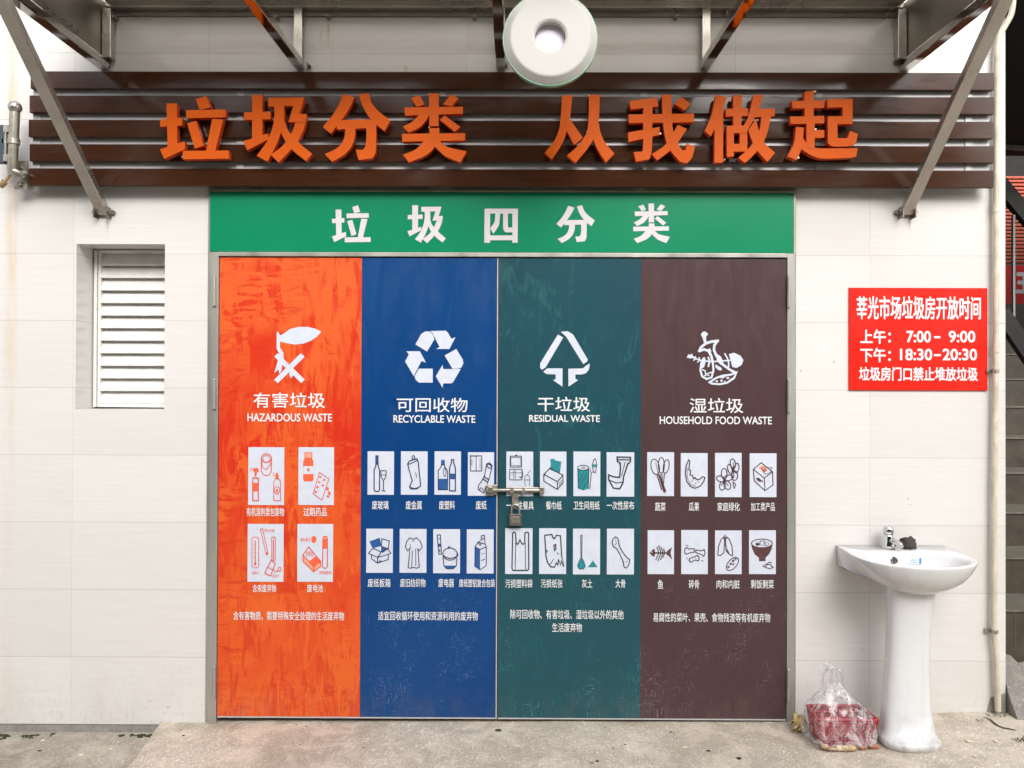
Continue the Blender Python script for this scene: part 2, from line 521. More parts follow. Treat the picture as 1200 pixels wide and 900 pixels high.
def make_film(name, c0, c1, c2, strokes=1.0, thr=(0.47, 0.53), rough=0.27, scratch=0.4, scr_col=(0.7, 0.72, 0.74), fan=((6, 1.1, 0.6), (5, 0.9, -0.7), (4.5, 1.6, 0.15)), drop=None, dark=None):
    """printed film: base c0, wiped brush-like patches c1, broad clouding c2"""
    m, nt, b = newmat(name)
    tc = node(nt, 'ShaderNodeTexCoord')
    sx = node(nt, 'ShaderNodeSeparateXYZ')
    nt.links.new(tc.outputs['Object'], sx.inputs[0])
    masks = []
    for i, (su, sv, rot) in enumerate(fan):
        v = coords(nt, (su, 1, sv), (0, rot, 0))
        v.node.inputs['Location'].default_value = (i * 3.7, 0, i * 1.9)
        n = noise_tex(nt, v, 2.0, 7, 0.66, 1.1)
        gate = ramp(nt, noise_tex(nt, coords(nt, (1, 1, 0.8), (0, i, 0)), 1.6 + i * 0.5, 3, 0.5), 0.44, 0.56)
        n.node.inputs['Distortion'].default_value = 1.1 + 0.9 * i
        masks.append(math_(nt, 'MULTIPLY', ramp(nt, n, thr[0], thr[1]), gate))
    f = masks[0]
    for k in masks[1:]:
        f = math_(nt, 'MAXIMUM', f, k)
    cloud = ramp(nt, noise_tex(nt, coords(nt, (1, 1, 0.7)), 1.9, 4), 0.35, 0.68)
    base = mix(nt, cloud, c0, c2)
    if drop is not None:
        base = mix(nt, math_(nt, 'MULTIPLY', ramp(nt, sx.outputs[2], 0.2, 1.9, (1, 1, 1, 1), (0, 0, 0, 1)), drop), base, c1)
    col = mix(nt, math_(nt, 'MULTIPLY', f, strokes), base, c1)
    if dark:
        v = coords(nt, (11, 1, 2.2), (0, 0.35, 0))
        d1 = ramp(nt, noise_tex(nt, v, 2.0, 7, 0.68, 1.4), 0.54, 0.575)
        v = coords(nt, (10, 1, 1.8), (0, -0.5, 0))
        d2 = ramp(nt, noise_tex(nt, v, 2.1, 7, 0.68, 1.4), 0.55, 0.585)
        v = coords(nt, (2.0, 1, 9), (0, 0.3, 0))
        d3 = ramp(nt, noise_tex(nt, v, 2.0, 7, 0.68, 1.8), 0.55, 0.585)
        gg = [ramp(nt, noise_tex(nt, coords(nt, (1, 1, 0.8), (0, 2 + q, 0)), 2.0, 3, 0.5), 0.49, 0.56) for q in range(3)]
        dd = math_(nt, 'MAXIMUM', math_(nt, 'MAXIMUM', math_(nt, 'MULTIPLY', d1, gg[0]), math_(nt, 'MULTIPLY', d2, gg[1])), math_(nt, 'MULTIPLY', d3, gg[2]))
        col = mix(nt, math_(nt, 'MULTIPLY', dd, dark[1]), col, dark[0])
    low = ramp(nt, sx.outputs[2], 0.05, 0.80, (1, 1, 1, 1), (0.10, 0.10, 0.10, 1))
    s1 = ramp(nt, noise_tex(nt, coords(nt, (90, 1, 9), (0, 0.3, 0)), 3.0, 4, 0.66, 0.7), 0.60, 0.645)
    s2 = ramp(nt, noise_tex(nt, coords(nt, (10, 1, 95), (0, -0.4, 0)), 3.0, 4, 0.66, 0.7), 0.605, 0.65)
    s3 = ramp(nt, noise_tex(nt, coords(nt, (55, 1, 55)), 3.0, 2, 0.6), 0.655, 0.70)
    patch = ramp(nt, noise_tex(nt, coords(nt), 4.2, 3), 0.48, 0.60)
    sc = math_(nt, 'MULTIPLY', math_(nt, 'MAXIMUM', math_(nt, 'MULTIPLY', math_(nt, 'MAXIMUM', s1, s2), patch), math_(nt, 'MULTIPLY', s3, 0.35)), math_(nt, 'MULTIPLY', low, scratch))
    col = mix(nt, sc, col, scr_col)
    gz_ = ramp(nt, sx.outputs[2], 0.0, 0.16, (1, 1, 1, 1), (0, 0, 0, 1))
    gm_ = ramp(nt, noise_tex(nt, coords(nt, (1, 1, 0.6)), 14, 6, 0.75), 0.42, 0.66)
    col = mix(nt, math_(nt, 'MULTIPLY', math_(nt, 'MULTIPLY', gz_, gm_), 0.2), col, (0.20, 0.175, 0.145))
    nt.links.new(col, b.inputs['Base Color'])
    nt.links.new(ramp(nt, f, 0.0, 1.0, (rough,) * 3 + (1,), (rough + 0.12,) * 3 + (1,)), b.inputs['Roughness'])
    b.inputs['Specular IOR Level'].default_value = 0.32
    bump(nt, b, noise_tex(nt, coords(nt, (1, 1, 0.6)), 2.5, 2), 0.04, 0.01)
    return m


def make_slat():
    m, nt, b = newmat('brown_lacquered_slat')
    n = noise_tex(nt, coords(nt, (2, 1, 30)), 2, 4)
    col = ramp(nt, n, 0.3, 0.7, (0.036, 0.0115, 0.0045, 1), (0.050, 0.017, 0.007, 1))
    # dried water spots and drips at the two unsheltered ends
    tc = node(nt, 'ShaderNodeTexCoord')
    sx = node(nt, 'ShaderNodeSeparateXYZ')
    nt.links.new(tc.outputs['Object'], sx.inputs[0])
    ends = ramp(nt, math_(nt, 'ABSOLUTE', sx.outputs[0]), 1.45, 1.85)
    dr = ramp(nt, noise_tex(nt, coords(nt, (75, 1, 11)), 2.0, 4, 0.7), 0.585, 0.66)
    sp = ramp(nt, noise_tex(nt, coords(nt, (70, 1, 55)), 2.0, 3, 0.7), 0.62, 0.68)
    msk = math_(nt, 'MULTIPLY', math_(nt, 'MAXIMUM', dr, sp), math_(nt, 'MULTIPLY', ends, 0.4))
    col = mix(nt, msk, col, (0.42, 0.36, 0.30))
    nt.links.new(col, b.inputs['Base Color'])
    nt.links.new(ramp(nt, noise_tex(nt, coords(nt, (1, 1, 8)), 6, 3), 0.3, 0.7, (0.09, 0.09, 0.09, 1), (0.16, 0.16, 0.16, 1)), b.inputs['Roughness'])
    b.inputs['Coat Weight'].default_value = 0.0
    b.inputs['Specular IOR Level'].default_value = 0.4
    b.inputs['Coat Roughness'].default_value = 0.1
    return m


def make_concrete(name, hi, lo, moss=0.0, seed=0.0, fine=1.0):
    m, nt, b = newmat(name)
    v = coords(nt)
    mp = v.node
    mp.inputs['Location'].default_value = (seed, seed * 1.7, 0)
    n1 = noise_tex(nt, v, 1.7, 6, 0.62, 0.5)
    n2 = noise_tex(nt, v, 14, 6, 0.7)
    n3 = noise_tex(nt, v, 95, 4, 0.7)
    col = mix(nt, ramp(nt, n1, 0.38, 0.60), lo, hi)
    col = mix(nt, math_(nt, 'MULTIPLY', ramp(nt, n2, 0.48, 0.66), 0.35), col, tuple(c * 0.75 for c in lo))
    col = mix(nt, math_(nt, 'MULTIPLY', ramp(nt, n3, 0.54, 0.62), 0.6), col, tuple(min(1, c * 1.45) for c in hi))
    col = mix(nt, math_(nt, 'MULTIPLY', ramp(nt, n3, 0.43, 0.36), 0.6), col, tuple(c * 0.45 for c in lo))
    # pale drag marks
    dm = ramp(nt, noise_tex(nt, coords(nt, (44, 5, 1), (0, 0, 0.5)), 2.2, 4, 0.7, 0.8), 0.58, 0.70)
    dm2 = ramp(nt, noise_tex(nt, coords(nt, (40, 4, 1), (0, 0, -0.35)), 2.4, 4, 0.7, 0.8), 0.58, 0.70)
    col = mix(nt, math_(nt, 'MULTIPLY', math_(nt, 'MULTIPLY', math_(nt, 'MAXIMUM', dm, dm2), ramp(nt, noise_tex(nt, v, 2.6, 3), 0.45, 0.65)), 0.38), col, tuple(min(1, c * 1.5) for c in hi))
    # brownish stains
    st = ramp(nt, noise_tex(nt, v, 3.1, 5, 0.6, 1.0), 0.52, 0.68)
    col = mix(nt, math_(nt, 'MULTIPLY', st, 0.35), col, (0.27, 0.20, 0.135))
    bl = ramp(nt, noise_tex(nt, v, 5.5, 6, 0.72, 0.4), 0.47, 0.60)
    col = mix(nt, math_(nt, 'MULTIPLY', bl, 0.3), col, tuple(min(1, c * 1.12) for c in hi))
    dk_ = ramp(nt, noise_tex(nt, coords(nt, (1, 1, 1), (0.4, 0.2, 1.1)), 6.5, 6, 0.75, 0.8), 0.585, 0.66)
    col = mix(nt, math_(nt, 'MULTIPLY', dk_, 0.38), col, tuple(c * 0.55 for c in lo))
    if moss:
        mm = ramp(nt, noise_tex(nt, v, 2.3, 5, 0.7, 0.6), 0.55, 0.68)
        col = mix(nt, math_(nt, 'MULTIPLY', mm, moss), col, (0.13, 0.12, 0.055))
    nt.links.new(col, b.inputs['Base Color'])
    b.inputs['Roughness'].default_value = 0.85
    h = math_(nt, 'ADD', math_(nt, 'MULTIPLY', n2, 0.6), math_(nt, 'MULTIPLY', n3, 0.35))
    bump(nt, b, h, 0.55 * fine, 0.012)
    return m


def make_bag():
    m, nt, b = newmat('clear_plastic_film')
    b.inputs['Base Color'].default_value = (0.9, 0.9, 0.9, 1)
    b.inputs['Roughness'].default_value = 0.12
    b.inputs['Specular IOR Level'].default_value = 0.9
    tr = node(nt, 'ShaderNodeBsdfTransparent')
    tr.inputs[0].default_value = (0.95, 0.95, 0.96, 1)
    mx_ = node(nt, 'ShaderNodeMixShader')
    out = nt.nodes['Material Output']
    n = noise_tex(nt, coords(nt, (1, 1, 0.6)), 24, 4, 0.65, 1.5)
    fac = ramp(nt, n, 0.42, 0.72, (0.05, 0.05, 0.05, 1), (0.60, 0.60, 0.60, 1))  # whiter patches stand in for highlights on the film
    nt.links.new(fac, mx_.inputs[0])
    nt.links.new(tr.outputs[0], mx_.inputs[1])
    nt.links.new(b.outputs[0], mx_.inputs[2])
    nt.links.new(mx_.outputs[0], out.inputs['Surface'])
    bump(nt, b, noise_tex(nt, coords(nt), 30, 4), 0.6, 0.01)
    return m


def make_roof():
    m, nt, b = newmat('light_passing_roof')  # opaque roof made translucent so more daylight reaches the wall below
    out = nt.nodes['Material Output']
    tl = node(nt, 'ShaderNodeBsdfTranslucent')
    tl.inputs[0].default_value = (0.95, 0.92, 0.88, 1)
    ms_ = node(nt, 'ShaderNodeMixShader')
    ms_.inputs[0].default_value = 0.94
    b.inputs['Base Color'].default_value = (0.62, 0.58, 0.53, 1)
    b.inputs['Roughness'].default_value = 0.4
    nt.links.new(b.outputs[0], ms_.inputs[1])
    nt.links.new(tl.outputs[0], ms_.inputs[2])
    tp_ = node(nt, 'ShaderNodeBsdfTransparent')
    tp_.inputs[0].default_value = (0.9, 0.88, 0.85, 1)
    m2_ = node(nt, 'ShaderNodeMixShader')
    m2_.inputs[0].default_value = 0.35
    nt.links.new(ms_.outputs[0], m2_.inputs[1])
    nt.links.new(tp_.outputs[0], m2_.inputs[2])
    nt.links.new(m2_.outputs[0], out.inputs['Surface'])
    return m


M['roof'] = make_roof()
M['tile'] = make_tile()
M['film_orange'] = make_film('orange_film', (0.55, 0.026, 0.010), (0.68, 0.125, 0.020), (0.585, 0.048, 0.014), 0.68, (0.485, 0.52), 0.3, 0.10, (0.8, 0.4, 0.15), fan=((8, 1.6, 0.9), (7, 1.5, -0.8), (2.2, 8, 0.25)), drop=0.45, dark=((0.50, 0.020, 0.008), 0.58))
M['film_blue'] = make_film('blue_film', (0.001, 0.040, 0.160), (0.002, 0.045, 0.165), (0.003, 0.049, 0.178), 0.10, (0.45, 0.6), 0.28, 0.45, (0.32, 0.40, 0.52))
M['film_teal'] = make_film('teal_film', (0.015, 0.056, 0.078), (0.007, 0.105, 0.105), (0.011, 0.063, 0.082), 0.42, (0.565, 0.61), 0.28, 0.7, (0.10, 0.36, 0.36), fan=((8, 3.0, 0.5), (6, 2.4, -0.9), (9, 3.4, 0.1)), drop=0.16)
M['film_brown'] = make_film('brown_film', (0.062, 0.032, 0.034), (0.055, 0.029, 0.031), (0.068, 0.037, 0.039), 0.10, (0.45, 0.6), 0.28, 0.42, (0.52, 0.46, 0.46))
M['slat'] = make_slat()
M['apron'] = make_concrete('apron_concrete', (0.78, 0.69, 0.585), (0.50, 0.425, 0.34), 0.10, 3.0)
M['ground'] = make_concrete('ground_concrete', (0.56, 0.50, 0.43), (0.36, 0.315, 0.26), 0.7, 0.0)
M['rubble'] = make_concrete('broken_concrete', (0.36, 0.335, 0.31), (0.22, 0.20, 0.18), 0.25, 5.0, 1.6)
M['bag'] = make_bag()


# ------------------------------------------------------------------ writing
_fonts = {}


def text_polys(txt):
    """outline-filled glyph mesh of the built-in font: verts (x, y), faces"""
    if txt in _fonts:
        return _fonts[txt]
    c = bpy.data.curves.new('writing', 'FONT')
    c.body = txt
    c.size = 1
    c.resolution_u = 3
    c.fill_mode = 'FRONT'
    o = bpy.data.objects.new('writing', c)
    C.objects.link(o)
    dg = bpy.context.evaluated_depsgraph_get()
    dg.update()
    me = bpy.data.meshes.new_from_object(o.evaluated_get(dg))
    vs_ = [(v.co.x, v.co.y) for v in me.vertices]
    fs_ = [tuple(p.vertices) for p in me.polygons]
    bpy.data.objects.remove(o)
    bpy.data.curves.remove(c)
    bpy.data.meshes.remove(me)
    _fonts[txt] = (vs_, fs_)
    return vs_, fs_


def write(mb, txt, box, y, bold=0.0, m=0):
    """lay txt into the photo box (x0, y0, x1, y1) on the plane y; bold = extra stroke width in metres"""
    xl, xr, zb, zt = rect(*box, y)
    vs_, fs_ = text_polys(txt)
    if not vs_:
        return
    x0, x1 = min(v[0] for v in vs_), max(v[0] for v in vs_)
    y0, y1 = min(v[1] for v in vs_), max(v[1] for v in vs_)
    h = bold / 2
    sx = (xr - xl - bold) / (x1 - x0)
    sz = (zt - zb - bold) / max(y1 - y0, 1e-6)
    shifts = [(0, 0)] if not bold else [(0, 0), (h, 0), (-h, 0), (0, h), (0, -h), (h * .7, h * .7), (-h * .7, h * .7), (h * .7, -h * .7), (-h * .7, -h * .7)]
    for i, (dx, dz) in enumerate(shifts):
        pts = [(xl + h + (v[0] - x0) * sx + dx, y - 0.00012 * i, zb + h + (v[1] - y0) * sz + dz) for v in vs_]
        fs = []
        for f in fs_:
            a, b_, c_ = (pts[k] for k in f[:3])
            ar = (b_[0] - a[0]) * (c_[2] - a[2]) - (c_[0] - a[0]) * (b_[2] - a[2])
            fs.append(f if ar >= 0 else f[::-1])
        mb.raw(pts, fs, m)


# ================================================================== ground
def h_ground(x, y):
    return -0.036 - 0.012 * max(0, min(1, -y / 2)) + 0.006 * noise.noise(Vector((x * 2.2, y * 2.2, 1.0)))


def h_apron(x, y):
    base = 0.011 + 0.006 * (x + 1.4) + max(0.0, x - 1.4) * 0.05
    base = min(base, 0.075)
    fall = 0.012 * max(0, min(2.0, -y))
    return base - fall + 0.004 * noise.noise(Vector((x * 3.1, y * 3.1, 4.0))) + 0.0016 * noise.noise(Vector((x * 13, y * 13, 2.0)))


g = MB()
nx, ny = 60, 60
x0, x1, y0, y1 = -5.0, 5.0, -6.0, 0.35
gv = [(x0 + (x1 - x0) * i / nx, y0 + (y1 - y0) * j / ny) for j in range(ny + 1) for i in range(nx + 1)]
g.raw([(x, y, h_ground(x, y)) for x, y in gv], [(j * (nx + 1) + i, j * (nx + 1) + i + 1, (j + 1) * (nx + 1) + i + 1, (j + 1) * (nx + 1) + i) for j in range(ny) for i in range(nx)], 0, True)
FAR = 400.0
zl = -0.05
for (ax, bx, ay, by) in ((-FAR, x0, -FAR, FAR), (x1, FAR, -FAR, FAR), (x0, x1, -FAR, y0), (x0, x1, y1, FAR)):
    g.face([(ax, ay, zl), (bx, ay, zl), (bx, by, zl), (ax, by, zl)], 0)
tag(obj('ground', g, M['ground']), 'stained grey concrete ground with mossy patches below the tiled wall', None, kind='structure')

# apron slab: left edge runs from the wall towards the street
e0, e1 = P(189, 848, 0.0), P(150, 900, -0.42)
eslope = (e1.x - e0.x) / -0.42


def x_edge(y):
    return e0.x + eslope * y * 1.0 + 0.006 * noise.noise(Vector((0, y * 9, 0)))


a = MB()
na, nb = 150, 130
rows = []
for j in range(nb + 1):
    t = j / nb
    y = 0.24 - (t ** 1.6) * 5.5
    xe = x_edge(min(y, 0.0))
    rows.append([(xe + (4.6 - xe) * (i / na), y) for i in range(na + 1)])
av = [(x, y, h_apron(x, y)) for r in rows for x, y in r]
a.raw(av, [(j * (na + 1) + i, (j + 1) * (na + 1) + i, (j + 1) * (na + 1) + i + 1, j * (na + 1) + i + 1) for j in range(nb) for i in range(na)], 0, True)
skirt = [(r[0][0], r[0][1]) for r in rows]
sv = [(x, y, h_apron(x, y)) for x, y in skirt] + [(x - 0.012, y, -0.12) for x, y in skirt]
n_ = len(skirt)
a.raw(sv, [(k, k + n_, k + n_ + 1, k + 1) for k in range(n_ - 1)], 0, False)
# the dark crack in front of the pipe


def ground_pt(px, py, lift=0.0):
    y = -0.2
    for _ in range(12):
        p = P(px, py, y)
        # slide along the ray until it meets the slab
        d = (p - CAM).normalized()
        t = (h_apron(p.x, p.y) + lift - CAM.z) / d.z
        y = (CAM + d * t).y
    p = P(px, py, y)
    return Vector((p.x, p.y, h_apron(p.x, p.y) + lift))


crack = [(1152, 840), (1160, 843), (1166, 848), (1171, 851), (1177, 853), (1184, 854), (1191, 856)]
cw = [0.002, 0.004, 0.006, 0.005, 0.006, 0.005, 0.002]
cp = [ground_pt(x, y, 0.003) for x, y in crack]
for k in range(len(cp) - 1):
    u = (cp[k + 1] - cp[k]).normalized()
    s_ = Vector((-u.y, u.x, 0))
    a.face([cp[k] - s_ * cw[k], cp[k + 1] - s_ * cw[k + 1], cp[k + 1] + s_ * cw[k + 1], cp[k] + s_ * cw[k]], 1)
tag(obj('concrete_apron', a, [M['apron'], M['moss']], weld=False), 'pale worn concrete apron slab in front of the double doors', None, kind='structure')

# ================================================================== main wall
DL, DR, DB, DT = rect(242.5, 217, 932.5, 846, 0.0)         # hole for the door frame
WL, WR, WB, WT = rect(89, 286, 192.8, 479.5, 0.0)          # hole for the louvre
WALL_L, WALL_R = P(-14, 450).x, P(1178.3, 450).x
ZTOP = 3.75
TH = 0.26
wall = thing('tiled_wall', (0, 0, 0), 'cream polished tile wall of the waste room around the four-colour doors', 'wall')
wm = MB()
xs = sorted([WALL_L, WL, WR, DL, DR, WALL_R])
zs = sorted([-0.15, 0.0, WB, WT, DT, ZTOP])


def hole(x, z):
    return (DL < x < DR and z < DT) or (WL < x < WR and WB < z < WT)


for i in range(len(xs) - 1):
    for j in range(len(zs) - 1):
        if hole((xs[i] + xs[i + 1]) / 2, (zs[j] + zs[j + 1]) / 2) or zs[j] < -0.01:
            continue
        wm.face([(xs[i], 0, zs[j]), (xs[i + 1], 0, zs[j]), (xs[i + 1], 0, zs[j + 1]), (xs[i], 0, zs[j + 1])])
# reveals
wm.face([(WL, 0, WB), (WL, 0, WT), (WL, TH, WT), (WL, TH, WB)])
wm.face([(WR, 0, WB), (WR, TH, WB), (WR, TH, WT), (WR, 0, WT)])
wm.face([(WL, 0, WT), (WR, 0, WT), (WR, TH, WT), (WL, TH, WT)])
wm.face([(WL, 0, WB), (WL, TH, WB), (WR, TH, WB), (WR, 0, WB)])
wm.face([(DL, 0, 0), (DL, 0, DT), (DL, TH, DT), (DL, TH, 0)])
wm.face([(DR, 0, 0), (DR, TH, 0), (DR, TH, DT), (DR, 0, DT)])
wm.face([(DL, 0, DT), (DR, 0, DT), (DR, TH, DT), (DL, TH, DT)])
# ends, top, back
wm.face([(WALL_R, 0, 0), (WALL_R, TH, 0), (WALL_R, TH, ZTOP), (WALL_R, 0, ZTOP)])
wm.face([(WALL_L, 0, 0), (WALL_L, 0, ZTOP), (WALL_L, TH, ZTOP), (WALL_L, TH, 0)])
wm.face([(WALL_L, 0, ZTOP), (WALL_R, 0, ZTOP), (WALL_R, TH, ZTOP), (WALL_L, TH, ZTOP)])
obj('tile_facing', wm, M['tile'], wall, weld=True)
b_ = MB()
b_.box(WALL_L, DL, 0.004, TH - 0.01, -0.15, -0.0005)
b_.box(DR, WALL_R - 0.02, 0.004, TH - 0.01, -0.15, -0.0005)
obj('cement_base', b_, M['cement'], wall)
b_ = MB()                                                   # broken corner of the tiling by the pipe
q = [P(x, y) for x, y in ((1155, 838), (1160.5, 817), (1168, 816), (1177.8, 812), (1177.8, 836))]
b_.prism([(p.x, p.z) for p in q], -0.003, 0.003)
obj('bare_cement_patch', b_, M['cement'], wall)
bk = MB()
bk.box(WALL_L, WALL_R, TH + 0.6, TH + 0.62, -0.1, ZTOP)
obj('room_back', bk, M['shade_dark'], wall)

# ================================================================== louvred vent
lv = thing('louvre_window', ((WL + WR) / 2, 0.14, WB), 'white metal louvre vent set back in the tiled wall left of the doors', 'vent')
fr = MB()
fy0, fy1 = 0.135, 0.175
FW = 0.030
lx0, lx1, lz0, lz1 = WL + 0.006, WR - 0.003, WB + 0.006, WT - 0.004
fr.box(lx0, lx0 + 0.014, fy0, fy1, lz0, lz1)
fr.box(lx0 + 0.017, lx0 + FW, fy0 + 0.006, fy1, lz0, lz1)
fr.box(lx1 - FW, lx1, fy0, fy1, lz0, lz1)
fr.box(lx0 + FW, lx1 - FW, fy0, fy1, lz1 - 0.012, lz1)
fr.box(lx0 + FW, lx1 - FW, fy0, fy1, lz0, lz0 + 0.016)
obj('frame', fr, M['white_alu'], lv, bevel=0.0015)
ns = 12
ph = (lz1 - 0.012 - lz0 - 0.016) / ns
for k in range(ns):
    s_ = MB()
    zb_ = lz0 + 0.016 + k * ph
    pr = [(fy0 + 0.004, zb_ + 0.002), (fy0 + 0.006, zb_ + 0.012), (fy0 + 0.034, zb_ + ph + 0.006), (fy0 + 0.036, zb_ + ph + 0.004), (fy0 + 0.012, zb_ + 0.008), (fy0 + 0.008, zb_ + 0.0)]
    va = [(lx0 + FW, p[0], p[1]) for p in pr] + [(lx1 - FW, p[0], p[1]) for p in pr]
    m_ = len(pr)
    s_.raw(va, [(i, (i + 1) % m_, (i + 1) % m_ + m_, i + m_) for i in range(m_)] + [tuple(range(m_))[::-1], tuple(range(m_, 2 * m_))])
    obj('blade', s_, M['white_alu'], lv, recalc=True)

# ================================================================== door frame
YF = -0.014
fl, frr, fb, ft = rect(243, 218.5, 932, 846, 0.0)
dl, dr, dbz, dtz = rect(256.6, 302.5, 920.6, 842.3, 0.0)
dbz = 0.036
frame = thing('door_frame', ((fl + frr) / 2, 0, 0), 'stainless steel frame around the double doors and green board', 'door frame')
jl = MB()
jl.box(fl, fl + 0.014, -0.004, 0.2, -0.02, ft)
jl.box(fl + 0.0145, dl - 0.002, YF, 0.2, -0.02, ft - 0.028)
obj('jamb', jl, M['frame_steel'], frame, bevel=0.002)
jr = MB()
jr.box(frr - 0.010, frr, -0.004, 0.2, -0.02, ft)
jr.box(dr + 0.002, frr - 0.0105, YF, 0.2, -0.02, ft - 0.028)
obj('jamb', jr, M['frame_steel'], frame, bevel=0.002)
hd = MB()
gl, gr, gb, gt = rect(247.5, 226.5, 928.5, 296.5, 0.0)
hd.box(fl + 0.015, frr - 0.011, -0.006, 0.2, gt + 0.010, ft)
hd.box(dl - 0.0015, dr + 0.0015, YF - 0.004, 0.2, dtz + 0.003, gb - 0.001)
hd.box(dl - 0.0015, dr + 0.0015, 0.0, 0.2, gb, gt + 0.0095)
obj('head_rail', hd, M['frame_steel'], frame, bevel=0.002)
for (px, ys) in ((253, ((325, 359), (446, 479), (781, 815))), (922.5, ((325, 361), (446, 483), (784, 820)))):
    for (ya, yb) in ys:
        hm = MB()
        za, zb2 = P(px, ya).z, P(px, yb).z
        xx = P(px, (ya + yb) / 2).x
        zm = (za + zb2) / 2
        hm.tube([(xx, YF - 0.006, zb2), (xx, YF - 0.006, zm - 0.001)], 0.0075, 10)
        hm.tube([(xx, YF - 0.006, zm + 0.001), (xx, YF - 0.006, za)], 0.0068, 10)
        hm.ball((xx, YF - 0.006, za + 0.003), 0.006, 6)
        obj('hinge', hm, M['frame_steel'], frame)

# ================================================================== green board
gbd = thing('green_signboard', ((gl + gr) / 2, 0, gb), 'long green signboard with five white characters above the doors', 'sign')
gm = MB()
gm.box(gl, gr, -0.017, -0.001, gb, gt)
obj('board', gm, M['sign_green'], gbd, bevel=0.0015)
gy = MB()
gy.box(gl + 0.002, gr + 0.008, -0.0175, -0.006, gt + 0.001, gt + 0.009)
gy.box(gr + 0.001, gr + 0.008, -0.0175, -0.006, gb + 0.002, gt + 0.0005)
obj('trim', gy, pm('yellowed_trim', (0.42, 0.42, 0.26), 0.4, 0.3, 0.2, 12), gbd)

